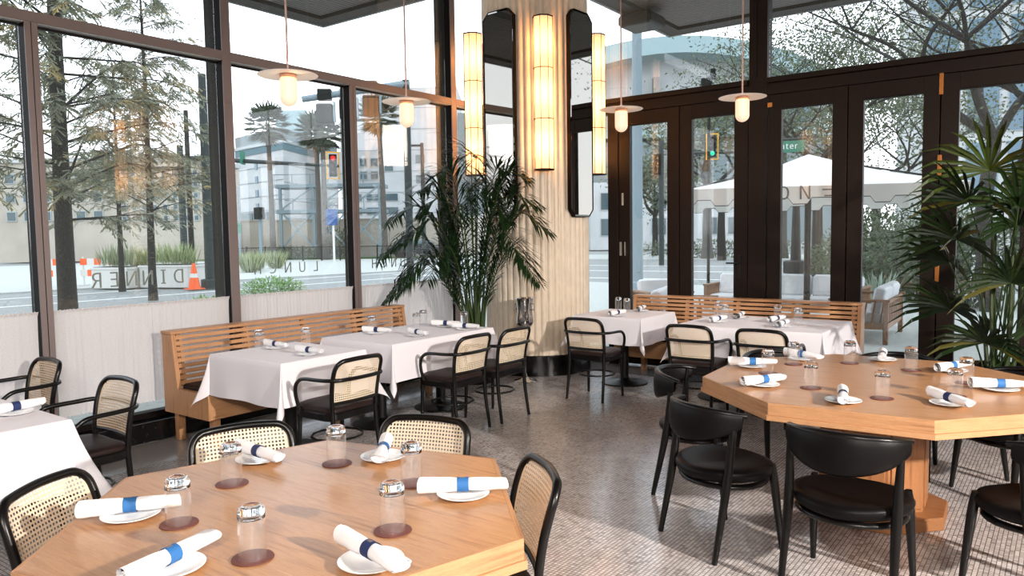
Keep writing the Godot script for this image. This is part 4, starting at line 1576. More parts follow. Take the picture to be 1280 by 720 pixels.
func feather_palm(at: Vector3) -> void:
	var t := thing("potted_palm", "tall feathery palm standing in front of the column's left side", "plant", at)
	var r := RandomNumberGenerator.new()
	r.seed = 5
	var b := B.new()
	b.lathe([Vector2(0.001, 0.0), Vector2(0.19, 0.0), Vector2(0.235, 0.40), Vector2(0.245, 0.42), Vector2(0.225, 0.425), Vector2(0.21, 0.38)], 32)
	put(b, "pot", M.black_base, t)
	b = B.new()
	b.lathe([Vector2(0.212, 0.385), Vector2(0.1, 0.40), Vector2(0.001, 0.402)], 24)
	put(b, "soil", M.soil, t)
	# fronds: side to lean to (camera right / left), how far, height of the tip
	var right := Vector3(0.80, 0, -0.60)
	var near := Vector3(0.60, 0, 0.80)
	var list := [[-0.95, 0.1, 1.75, 1.30], [-1.05, 0.25, 1.35, 0.95], [-0.95, 0.35, 0.92, 0.62], [0.62, 0.15, 2.20, 1.75], [0.85, 0.25, 1.62, 1.25], [0.72, 0.4, 1.10, 0.88], [-0.35, 0.3, 2.25, 1.7], [0.08, 0.2, 2.42, 1.9], [0.30, 0.45, 2.05, 1.55], [-0.62, -0.2, 2.10, 1.6], [-0.15, 0.55, 1.75, 1.3], [0.45, -0.3, 2.3, 1.75], [-0.7, 0.45, 1.55, 1.15], [0.55, 0.5, 1.35, 1.05], [0.1, -0.4, 2.15, 1.7], [-0.45, 0.6, 1.15, 0.85], [0.25, 0.62, 0.98, 0.8], [-0.25, -0.5, 1.8, 1.4], [0.75, -0.2, 1.9, 1.45], [-0.05, 0.35, 2.0, 1.5], [-0.55, 0.15, 1.85, 1.45], [0.4, 0.2, 1.75, 1.35], [-0.8, 0.5, 1.0, 0.72], [0.0, -0.1, 2.5, 1.95]]
	for f in list:
		var tip: Vector3 = right * f[0] * 0.98 + near * f[1] * 0.8 + Vector3(0, f[2], 0)
		var root := Vector3(r.randf_range(-0.1, 0.1), 0.39, r.randf_range(-0.1, 0.1))
		var flat := Vector3(tip.x, 0, tip.z)
		var path := curve([root, root.lerp(tip, 0.3) * Vector3(0.5, 1, 0.5) + Vector3(0, 0.25, 0), root * 0.2 + flat * 0.55 + Vector3(0, lerpf(f[2], 2.5, 0.28) * 0.93, 0), tip], 9)
		b = B.new()
		b.tinted = true
		b.tint = Color(0.05, 0.085, 0.025)
		var rad := []
		for k in path.size():
			rad.append(lerpf(0.011, 0.0025, float(k) / (path.size() - 1)))
		for k in path.size():
			path[k] = clear_of_walls(path[k] + at) - at
		b.tube(path, rad, 6)
		var m := path.size()
		var steps := 42
		for q in steps:
			var s := lerpf(0.36, 1.0, float(q) / (steps - 1))
			var fi := s * (m - 1)
			var k := mini(int(fi), m - 2)
			var p: Vector3 = path[k].lerp(path[k + 1], fi - k)
			var tan: Vector3 = (path[k + 1] - path[k]).normalized()
			var side := tan.cross(Vector3.UP).normalized()
			var l := 0.36 * sin(PI * clampf((s - 0.28) / 0.78, 0.05, 0.96)) + 0.06
			for sg in [-1.0, 1.0]:
				var kk := r.randf_range(0.7, 1.25)
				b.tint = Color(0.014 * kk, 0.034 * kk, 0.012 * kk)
				var al: Vector3 = (side * sg * 0.85 + tan * 0.62 + Vector3(0, r.randf_range(-0.30, 0.30), 0)).normalized()
				var mid := clear_of_walls(p + al * l * 0.55 + at) - at
				var end := clear_of_walls(mid + (al + Vector3(0, -0.42, 0)).normalized() * l * 0.45 + at) - at
				var wv := al.cross(Vector3.UP).normalized() * 0.0105
				b.quad(p - wv * 0.3, p + wv * 0.3, mid + wv, mid - wv)
				b.quad(mid - wv, mid + wv, end + wv * 0.1, end - wv * 0.1)
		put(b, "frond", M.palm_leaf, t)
	for k in 9:
		b = B.new()
		var a := TAU * k / 9.0
		b.tube([Vector3(cos(a) * 0.09, 0.38, sin(a) * 0.09), Vector3(cos(a) * 0.12, 0.75, sin(a) * 0.12), Vector3(cos(a) * 0.16, 1.1, sin(a) * 0.16)], [0.017, 0.013, 0.008], 8)
		put(b, "cane_stem", M.stem, t)


func fan_palm(at: Vector3) -> void:
	var t := thing("potted_fan_palm", "dark fan palm in a black pot by the right-hand doors", "plant", at)
	var r := RandomNumberGenerator.new()
	r.seed = 8
	var b := B.new()
	b.lathe([Vector2(0.001, 0.0), Vector2(0.24, 0.0), Vector2(0.30, 0.52), Vector2(0.31, 0.55), Vector2(0.285, 0.555), Vector2(0.27, 0.5)], 32)
	put(b, "pot", M.black_base, t)
	b = B.new()
	b.lathe([Vector2(0.272, 0.50), Vector2(0.1, 0.52), Vector2(0.001, 0.522)], 24)
	put(b, "soil", M.soil, t)
	var right := Vector3(0.80, 0, -0.60)
	var near := Vector3(0.60, 0, 0.80)
	var list := [[-0.22, 0.15, 2.02, 0.62, -0.3], [0.16, 0.05, 2.20, 0.62, 0.4], [-0.1, 0.3, 1.75, 0.58, -0.6], [0.30, 0.25, 1.85, 0.58, 0.5], [-0.42, 0.12, 1.52, 0.50, -0.9], [0.05, 0.42, 1.48, 0.52, 0.1], [0.4, 0.1, 1.42, 0.5, 0.9], [-0.22, 0.42, 1.22, 0.48, -0.5], [0.25, 0.48, 1.12, 0.48, 0.5], [-0.5, 0.2, 1.02, 0.46, -1.1], [-0.05, 0.5, 0.92, 0.44, 0.0], [0.42, 0.35, 0.92, 0.44, 0.9], [0.1, -0.2, 1.95, 0.55, 0.1], [-0.32, -0.15, 1.35, 0.5, -0.8], [0.36, -0.2, 1.65, 0.52, 0.8], [-0.38, 0.40, 0.80, 0.42, -0.9], [0.0, 0.15, 1.62, 0.55, -0.1], [-0.30, 0.05, 1.80, 0.5, -0.7], [0.12, 0.3, 1.30, 0.5, 0.3]]
	for f in list:
		var hub: Vector3 = right * f[0] + near * f[1] + Vector3(0, f[2], 0)
		b = B.new()
		b.tinted = true
		b.tint = Color(0.025, 0.045, 0.015)
		var root := Vector3(r.randf_range(-0.1, 0.1), 0.51, r.randf_range(-0.1, 0.1))
		b.tube(curve([root, root.lerp(hub, 0.5) + Vector3(0, 0.08, 0), hub], 6), 0.006, 6)
		var out: Vector3 = (right * (f[0] + f[4] * 0.35) + near * (f[1] + 0.25)).normalized()
		var up: Vector3 = (Vector3.UP * 0.9 + out * 0.5).normalized()
		var side: Vector3 = out.cross(Vector3.UP).normalized()
		var blades := 16
		for q in blades:
			var a := lerpf(-1.75, 1.75, float(q) / (blades - 1)) + r.randf_range(-0.06, 0.06)
			var d: Vector3 = (up * cos(a) + side * sin(a) * -1.0 + out * 0.30).normalized()
			var l: float = f[3] * (1.0 - 0.16 * absf(a) / 1.75) * r.randf_range(0.92, 1.05)
			var kk := r.randf_range(0.75, 1.25)
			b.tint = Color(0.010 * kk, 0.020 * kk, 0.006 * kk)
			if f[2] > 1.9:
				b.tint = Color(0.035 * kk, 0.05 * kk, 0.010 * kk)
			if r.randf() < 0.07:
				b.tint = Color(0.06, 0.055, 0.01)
			var wv := d.cross(out).normalized() * 0.0165
			var nrm := d.cross(wv).normalized() * 0.007
			var droop: Vector3 = Vector3(0, -0.30 * l * (0.4 + absf(sin(a))), 0) + out * 0.05
			var m1: Vector3 = hub + d * l * 0.35 + droop * 0.08
			var m2: Vector3 = hub + d * l * 0.72 + droop * 0.4
			var e: Vector3 = hub + d * l + droop
			b.quad(hub, hub + wv * 0.2, m1 + wv, m1 + nrm)
			b.quad(hub, m1 + nrm, m1 - wv, hub - wv * 0.2)
			b.quad(m1 + nrm, m1 + wv, m2 + wv * 0.85, m2 + nrm)
			b.quad(m1 - wv, m1 + nrm, m2 + nrm, m2 - wv * 0.85)
			b.quad(m2 - wv * 0.85, m2 + wv * 0.85, e + wv * 0.06, e - wv * 0.06)
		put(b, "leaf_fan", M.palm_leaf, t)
	for k in 6:
		b = B.new()
		var a := TAU * k / 6.0
		b.tube([Vector3(cos(a) * 0.08, 0.5, sin(a) * 0.08), Vector3(cos(a) * 0.12, 1.0, sin(a) * 0.12), Vector3(cos(a) * 0.13, 1.4 + 0.06 * k, sin(a) * 0.13)], [0.016, 0.014, 0.010], 8)
		put(b, "stem", M.stem, t)


# ---------------------------------------------------------------- outside: trees
func cypress(label: String, at: Vector3, h: float, r0: float, reach: float, seed_: int, n: int, low := 0.6) -> void:
	var t := thing("cypress_tree", label, "tree", at, 0, "feathery trees on the pavement")
	var r := RandomNumberGenerator.new()
	r.seed = seed_
	var path := []
	var rad := []
	for k in 13:
		var s := k / 12.0
		path.append(Vector3(0.02 * sin(s * 5.0 + seed_) * h * 0.1, h * s, 0.03 * cos(s * 4.0) * h * 0.1 - 0.003 * h))
		rad.append(r0 * (1.18 - 0.2 * minf(1.0, s * 12.0)) * (1.0 - 0.80 * s))
	var b := B.new()
	b.tube(path, rad, 12)
	put(b, "trunk", M.bark, t)
	var w := B.new()
	var f := B.new()
	f.tinted = true
	for k in n:
		var s: float = lerpf(low / h, 0.97, pow((k + r.randf()) / n, 0.9))
		var y := h * s
		var a := r.randf_range(0, TAU)
		var l := reach * (1.0 - 0.72 * s) * pow(r.randf_range(0.25, 1.0), 0.7) + 0.15
		var d := Vector3(cos(a), 0, sin(a))
		var rise := r.randf_range(-0.08, 0.62)
		var i1 := int(s * 12)
		var p0 := Vector3(path[i1].x, y, path[i1].z)
		var wob := Vector3(-d.z, 0, d.x) * r.randf_range(-0.18, 0.18) * l
		var br := curve([p0, p0 + d * l * 0.35 + wob * 0.5 + Vector3(0, l * rise * 0.35, 0), p0 + d * l * 0.72 + wob + Vector3(0, l * rise * 0.62, 0), p0 + d * l + wob * 0.6 + Vector3(0, l * rise * 0.72 - 0.10 * l, 0)], 5)
		var rr := []
		for q in br.size():
			rr.append(lerpf(0.008 + 0.0065 * l, 0.002, float(q) / (br.size() - 1)))
		w.tube(br, rr, 5, false)
		var tw := int(9 + 9 * l)
		for q in tw:
			var fi := lerpf(0.15, 0.995, pow(r.randf(), 0.75)) * (br.size() - 1)
			var i0 := int(fi)
			var p: Vector3 = br[i0].lerp(br[mini(i0 + 1, br.size() - 1)], fi - i0)
			var a2 := a + r.randf_range(-1.3, 1.3)
			var td := Vector3(cos(a2), r.randf_range(-1.0, 0.2), sin(a2)).normalized()
			var tl := r.randf_range(0.15, 0.55)
			w.tube([p, p + td * tl], [0.003, 0.001], 3, false)
			if r.randf() < 0.34:
				continue
			var g := r.randf_range(0.7, 1.35)
			f.tint = Color(0.185 * g, 0.20 * g, 0.14 * g) if r.randf() > 0.14 else Color(0.30 * g, 0.235 * g, 0.10 * g)
			for z in 7:
				var c := p + td * tl * (z + 0.5) / 7.0
				for sg in [-1.0, 1.0]:
					var ld: Vector3 = (td.cross(Vector3.UP).normalized() * sg * 0.8 + td * 0.8 + Vector3(0, r.randf_range(-0.9, 0.1), 0)).normalized()
					var ll := r.randf_range(0.06, 0.17)
					var sd := ld.cross(Vector3(r.randf_range(-1, 1), 1, r.randf_range(-1, 1))).normalized() * 0.012
					f.quad(c - sd * 0.4, c + sd * 0.4, c + ld * ll + sd, c + ld * ll - sd)
	put(w, "branches", M.bark, t)
	tag(put(f, "needles", M.foliage, t), "", "", "", "stuff")


func leafy_tree(label: String, at: Vector3, h: float, trunk: float, fork: float, spread: float, leaves: int, size: float, seed_: int, col: Color, depth := 3, lean := Vector3.ZERO) -> void:
	var t := thing("leafy_tree", label, "tree", at, 0, "broadleaf trees outside")
	var r := RandomNumberGenerator.new()
	r.seed = seed_
	var w := B.new()
	var tips := []
	var stack := [[Vector3.ZERO, (Vector3.UP + lean).normalized(), fork, trunk, 0]]
	while stack.size():
		var s: Array = stack.pop_back()
		var p: Vector3 = s[0]
		var d: Vector3 = s[1]
		var l: float = s[2]
		var rd: float = s[3]
		var lv: int = s[4]
		var bend := Vector3(r.randf_range(-1, 1), r.randf_range(-0.2, 0.5), r.randf_range(-1, 1)) * 0.16 * l
		var e := p + d * l
		var path := curve([p, p.lerp(e, 0.5) + bend, e], 4)
		var rr := []
		for k in path.size():
			rr.append(lerpf(rd, rd * 0.62, float(k) / (path.size() - 1)))
		w.tube(path, rr, 8 if lv == 0 else 5, false)
		if lv >= 1:
			tips.append(path[path.size() / 2])
			tips.append(e)
		if lv < depth:
			var kids := 4 if lv == 0 else 3
			var a0 := r.randf_range(0, TAU)
			for k in kids:
				var a := a0 + TAU * k / kids + r.randf_range(-0.4, 0.4)
				var out := Vector3(cos(a), 0, sin(a))
				var nd := (d * 0.55 + out * r.randf_range(0.55, 1.0) + Vector3(0, 0.25, 0)).normalized()
				stack.append([e, nd, (h - fork) / depth * r.randf_range(0.7, 1.1) * (spread if lv == 0 else 1.0), rd * 0.5, lv + 1])
	put(w, "wood", M.bark, t)
	var f := B.new()
	f.tinted = true
	for k in leaves:
		var c: Vector3 = tips[r.randi() % tips.size()] + Vector3(r.randfn(), r.randfn(), r.randfn()) * (h - fork) * 0.085
		var d := Vector3(r.randf_range(-1, 1), r.randf_range(-1, 0.6), r.randf_range(-1, 1)).normalized()
		var sd := d.cross(Vector3(r.randf_range(-1, 1), r.randf_range(-1, 1), r.randf_range(-1, 1))).normalized()
		var g := r.randf_range(0.6, 1.35)
		f.tint = Color(col.r * g, col.g * g, col.b * g)
		f.leaf(c, d, sd, size * r.randf_range(0.7, 1.3), size * 0.5, 0.2)
	tag(put(f, "leaves", M.foliage, t), "", "", "", "stuff")


func street_palm(label: String, at: Vector3, h: float, top: Vector3, seed_: int, crown := 2.3) -> void:
	var t := thing("palm_tree", label, "tree", at, 0, "tall palms across the street")
	var r := RandomNumberGenerator.new()
	r.seed = seed_
	var b := B.new()
	var path := []
	var rad := []
	for k in 11:
		var s := k / 10.0
		path.append(Vector3(top.x * s * s, h * s, top.z * s * s))
		rad.append(0.26 - 0.10 * s + (0.10 if k == 0 else 0.0))
	b.tube(path, rad, 10)
	put(b, "trunk", M.palm_bark, t)
	var hub: Vector3 = path[10]
	for k in 34:
		var f := B.new()
		f.tinted = true
		var a := k * 2.4
		var el := lerpf(1.2, -0.8, float(k) / 33.0)
		var d := Vector3(cos(a) * cos(el), sin(el), sin(a) * cos(el))
		var st := hub + d * crown * 0.42
		f.tint = Color(0.10, 0.13, 0.06)
		f.tube([hub, st], 0.025, 4, false)
		var side := d.cross(Vector3.UP).normalized()
		var up2 := side.cross(d).normalized()
		for q in 11:
			var w := lerpf(-1.5, 1.5, q / 10.0)
			var ld := (d * cos(w) + side * sin(w) + up2 * 0.15 + Vector3(0, -0.25, 0)).normalized()
			var g := r.randf_range(0.7, 1.3)
			f.tint = Color(0.045 * g, 0.07 * g, 0.04 * g)
			f.leaf(st, ld, ld.cross(up2), crown * 0.42 * r.randf_range(0.85, 1.1), 0.21, 0.3)
		put(f, "frond", M.foliage, t)


func shrub(called: String, label: String, at: Vector3, s: Vector3, leaves: int, size: float, seed_: int, col: Color, group := "", blades := false, cat := "shrub") -> void:
	var t := thing(called, label, cat, at, 0, group)
	var r := RandomNumberGenerator.new()
	r.seed = seed_
	var w := B.new()
	for k in 9:
		var a := TAU * k / 9.0
		w.tube([Vector3(cos(a) * s.x * 0.12, 0, sin(a) * s.z * 0.12), Vector3(cos(a) * s.x * 0.36, s.y * 0.62, sin(a) * s.z * 0.36)], [0.018, 0.006], 5, false)
	put(w, "stems", M.bark, t)
	var f := B.new()
	f.tinted = true
	for k in leaves:
		var g := r.randf_range(0.6, 1.4)
		f.tint = Color(col.r * g, col.g * g, col.b * g)
		if blades:
			var a := r.randf_range(0, TAU)
			var p := Vector3(cos(a) * s.x * 0.3 * r.randf(), 0, sin(a) * s.z * 0.3 * r.randf())
			var d := Vector3(cos(a) * r.randf_range(0.1, 0.7), 1.0, sin(a) * r.randf_range(0.1, 0.7)).normalized()
			f.leaf(p, d, d.cross(Vector3(cos(a), 0, sin(a))), s.y * r.randf_range(0.6, 1.1), size, 0.2)
		else:
			var d := Vector3(r.randfn(), r.randfn(), r.randfn()).normalized()
			var rad := pow(r.randf(), 0.4) * 0.5
			var c := Vector3(d.x * s.x * rad, s.y * 0.5 + d.y * s.y * rad, d.z * s.z * rad)
			var e := (d + Vector3(r.randfn(), r.randfn(), r.randfn()) * 0.6).normalized()
			f.leaf(c, e, e.cross(Vector3(0.3, 1, 0.2)), size * r.randf_range(0.7, 1.3), size * 0.5, 0.2)
	tag(put(f, "leaves", M.foliage, t), "", "", "", "stuff")


# ---------------------------------------------------------------- outside: street furniture
func pole_thing(called: String, label: String, at: Vector3, h: float, r0: float, r1: float, m: Material, base := 0.0) -> Node3D:
	var t := thing(called, label, "pole", at)
	var b := B.new()
	b.tube([Vector3(0, 0, 0), Vector3(0, h, 0)], [r0, r1], 14)
	put(b, "pole", m, t)
	if base > 0:
		b = B.new()
		b.lathe([Vector2(base, 0.0), Vector2(base, base * 0.9), Vector2(base * 0.85, base), Vector2(r0, base * 1.02)], 8)
		put(b, "base", m, t)
	return t


func signal_head(parent: Node, at: Vector3, turn: float, lit: int, plate: bool) -> void:
	var o := bx("housing", at, Vector3(0.36, 1.05, 0.22), M.signal_black, parent, 0.02)
	o.rotation.y = turn
	if plate:
		for k in [[0.0, 0.62, 0.62, 0.06], [0.0, -0.62, 0.62, 0.06], [0.28, 0, 0.06, 1.2], [-0.28, 0, 0.06, 1.2]]:
			bx("backplate", Vector3(k[0], k[1], -0.02), Vector3(k[2], k[3], 0.02), M.signal_yellow, o, 0.0)
	for k in 3:
		var b := B.new()
		b.lathe([Vector2(0.001, 0.02), Vector2(0.10, 0.015), Vector2(0.12, 0.0)], 16)
		var l := put(b, "signal_lens", [M.signal_red, M.lens_dark, M.signal_green][k] if lit == k else M.lens_dark, o, Vector3(0, 0.34 - 0.34 * k, 0.112))
		l.rotation.x = PI / 2
		b = B.new()
		var rows := []
		for z in [0.0, 0.2]:
			var row := []
			for q in 13:
				var w := lerpf(-0.3, PI + 0.3, q / 12.0)
				row.append(Vector3(cos(w) * 0.14, sin(w) * 0.14, z))
			rows.append(row)
		b.grid(rows)
		put(b, "visor", M.signal_black, o, Vector3(0, 0.34 - 0.34 * k, 0.11))


func cuboid_building(called: String, label: String, at: Vector3, turn: float) -> Node3D:
	return thing(called, label, "building", at, turn)


func windows_on(parent: Node, x0: float, x1: float, y0: float, y1: float, nx: int, ny: int, gap: Vector2, z: float, m: Material) -> void:
	for j in ny:
		for i in nx:
			var w := (x1 - x0) / nx
			var h := (y1 - y0) / ny
			var o := bx("window", Vector3(x0 + w * (i + 0.5), y0 + h * (j + 0.5), z), Vector3(w - gap.x, h - gap.y, 0.12), M.frame_pale, parent, 0.0)
			bx("window_pane", Vector3(0, 0, 0.05), Vector3(w - gap.x - 0.16, h - gap.y - 0.16, 0.06), m, o, 0.0)


func planter(label: String, at: Vector3, turn: float, s: Vector3, seed_: int, col: Color) -> void:
	var t := thing("street_planter", label, "planter", at, turn, "white planters on the pavement")
	var b := B.new()
	b.box(Vector3(0, s.y / 2, 0), s, 0.03)
	put(b, "tub", M.white_paint, t)
	bx("rim", Vector3(0, s.y - 0.04, 0), Vector3(s.x + 0.06, 0.08, s.z + 0.06), M.white_paint, t, 0.01)
	bx("soil", Vector3(0, s.y + 0.005, 0), Vector3(s.x - 0.1, 0.02, s.z - 0.1), M.soil, t, 0.0)
	var r := RandomNumberGenerator.new()
	r.seed = seed_
	var f := B.new()
	f.tinted = true
	for k in 240:
		var a := r.randf_range(0, TAU)
		var p := Vector3(r.randf_range(-0.4, 0.4) * s.x, s.y, r.randf_range(-0.35, 0.35) * s.z)
		var d := Vector3(cos(a) * r.randf_range(0.05, 0.6), 1.0, sin(a) * r.randf_range(0.05, 0.6)).normalized()
		var g := r.randf_range(0.7, 1.3)
		f.tint = Color(col.r * g, col.g * g, col.b * g)
		f.leaf(p, d, d.cross(Vector3(cos(a), 0, sin(a))), r.randf_range(0.4, 0.95), 0.045, 0.2)
	tag(put(f, "grass", M.foliage, t), "", "", "", "stuff")


func outdoor_sofa(label: String, at: Vector3, turn: float, l: float, seats: int, slat_end: bool) -> void:
	# local: x along the sofa, front at +z
	var t := thing("outdoor_sofa", label, "sofa", at, turn, "teak sofas on the terrace")
	var h := l / 2
	for s in [-1.0, 1.0]:
		for z in [-0.36, 0.36]:
			bx("leg", Vector3(s * (h - 0.04), 0.31, z), Vector3(0.07, 0.62, 0.07), M.teak, t, 0.008)
		bx("arm", Vector3(s * (h - 0.04), 0.635, 0.0), Vector3(0.09, 0.035, 0.84), M.teak, t, 0.008)
		bx("side_rail", Vector3(s * (h - 0.04), 0.26, 0), Vector3(0.035, 0.09, 0.66), M.teak, t, 0.004)
		for k in 6:
			var b := B.new()
			var z := lerpf(-0.28, 0.28, k / 5.0)
			b.bar(Vector3(s * (h - 0.04), 0.29, z), Vector3(s * (h - 0.04), 0.62, z - 0.05), 0.02, 0.05, 0.003, Vector3.RIGHT)
			put(b, "slat", M.teak, t)
	bx("front_rail", Vector3(0, 0.25, 0.36), Vector3(l - 0.14, 0.09, 0.035), M.teak, t, 0.004)
	bx("back_rail", Vector3(0, 0.25, -0.36), Vector3(l - 0.14, 0.09, 0.035), M.teak, t, 0.004)
	bx("back_rail", Vector3(0, 0.61, -0.37), Vector3(l - 0.14, 0.05, 0.035), M.teak, t, 0.004)
	for k in int(l / 0.16):
		bx("back_slat", Vector3(-h + 0.14 + k * 0.16, 0.43, -0.37), Vector3(0.05, 0.32, 0.018), M.teak, t, 0.003)
	for k in seats:
		var x := lerpf(-h, h, (k + 0.5) / seats)
		var w := (l - 0.18) / seats
		bx("seat_cushion", Vector3(x * 0.94, 0.37, 0.02), Vector3(w - 0.01, 0.16, 0.72), M.cushion, t, 0.045)
		var c := bx("back_cushion", Vector3(x * 0.94, 0.63, -0.25), Vector3(w - 0.02, 0.42, 0.17), M.cushion, t, 0.05)
		c.rotation.x = -0.16


func patio_umbrella(at: Vector3, turn: float) -> void:
	var t := thing("patio_umbrella", "large white patio umbrella with a scalloped valance over the terrace", "umbrella", at, turn)
	var b := B.new()
	b.tube([Vector3(0, 0.0, 0), Vector3(0, 2.95, 0)], 0.055, 14)
	put(b, "pole", M.iron, t)
	bx("foot", Vector3(0, 0.06, 0), Vector3(0.9, 0.12, 0.9), M.iron, t, 0.02)
	var half := 1.98
	var rim := 2.33
	var top := 2.98
	b = B.new()
	var cs := [Vector3(-half, rim, half), Vector3(half, rim, half), Vector3(half, rim, -half), Vector3(-half, rim, -half)]
	for k in 4:
		var a: Vector3 = cs[k]
		var d: Vector3 = cs[(k + 1) % 4]
		var rows := []
		for j in 7:
			var s := j / 6.0
			var row := []
			for q in 9:
				var e := a.lerp(d, q / 8.0)
				var p := e.lerp(Vector3(0, top, 0), s)
				p.y -= 0.10 * sin(PI * s) * 0.6
				row.append(p)
			rows.append(row)
		b.grid(rows)
	put(b, "canopy", M.canvas, t)
	for k in 4:
		var a: Vector3 = cs[k]
		var d: Vector3 = cs[(k + 1) % 4]
		b = B.new()
		var n := 60
		var up := []
		var lo := []
		var lo2 := []
		for q in n + 1:
			var s := float(q) / n
			var p := a.lerp(d, s)
			var tab := 0.27 if fmod(s * 7.0 + 0.25, 1.0) < 0.5 else 0.18
			up.append(p)
			lo.append(p - Vector3(0, tab - 0.012, 0))
			lo2.append(p - Vector3(0, tab, 0))
		b.grid([lo, up])
		var v := put(b, "valance", M.canvas, t)
		b = B.new()
		b.grid([lo2, lo])
		put(b, "piping", M.iron, v)
	for k in 4:
		b = B.new()
		b.bar(Vector3(0, top - 0.06, 0), cs[k] - Vector3(0, 0.02, 0), 0.02, 0.03, 0.0)
		put(b, "rib", M.iron, t)
	var ink := mat(Color(0.35, 0.35, 0.35), 0.8)
	lettering("ON", 0.62, 0.20, Vector3(-0.38, rim - 0.10, half + 0.006), t, ink, 0.0)
	for k in 2:
		bx("letter_stroke", Vector3(0.16, rim - 0.06 - 0.09 * k, half + 0.006), Vector3(0.30 - 0.06 * k, 0.018, 0.004), ink, t, 0.0)


func soffit(called: String, label: String, x0: float, x1: float, z0: float, z1: float, y: float, along_x: bool) -> void:
	var t := thing(called, label, "canopy", Vector3((x0 + x1) / 2, y, (z0 + z1) / 2), 0, "canopies outside the glass")
	var sx := absf(x1 - x0)
	var sz := absf(z1 - z0)
	bx("slab", Vector3(0, 0.16, 0), Vector3(sx, 0.18, sz), M.soffit, t, 0.0)
	for k in [[0.0, sz / 2 - 0.02, sx, 0.04], [0.0, -sz / 2 + 0.02, sx, 0.04], [sx / 2 - 0.02, 0.0, 0.04, sz], [-sx / 2 + 0.02, 0.0, 0.04, sz]]:
		bx("fascia", Vector3(k[0], 0.12, k[1]), Vector3(k[2], 0.26, k[3]), M.fascia, t, 0.0)
	for k in [[0.0, sz / 2 - 0.16, sx - 0.1, 0.22], [0.0, -sz / 2 + 0.16, sx - 0.1, 0.22], [sx / 2 - 0.16, 0.0, 0.22, sz - 0.1], [-sx / 2 + 0.16, 0.0, 0.22, sz - 0.1]]:
		bx("edge_beam", Vector3(k[0], 0.05, k[1]), Vector3(k[2], 0.10, k[3]), M.soffit, t, 0.0)
	var b := B.new()       # corrugated metal deck: ridges too fine to pick apart
	var n := int((sz if along_x else sx) / 0.09)
	for k in n:
		var s := lerpf(-0.5, 0.5, (k + 0.5) / n)
		if along_x:
			b.box(Vector3(0, 0.055, s * (sz - 0.6)), Vector3(sx - 0.6, 0.035, 0.045), 0.0)
		else:
			b.box(Vector3(s * (sx - 0.6), 0.055, 0), Vector3(0.045, 0.035, sz - 0.6), 0.0)
	tag(put(b, "deck_ridges", M.deck, t), "", "", "", "stuff")


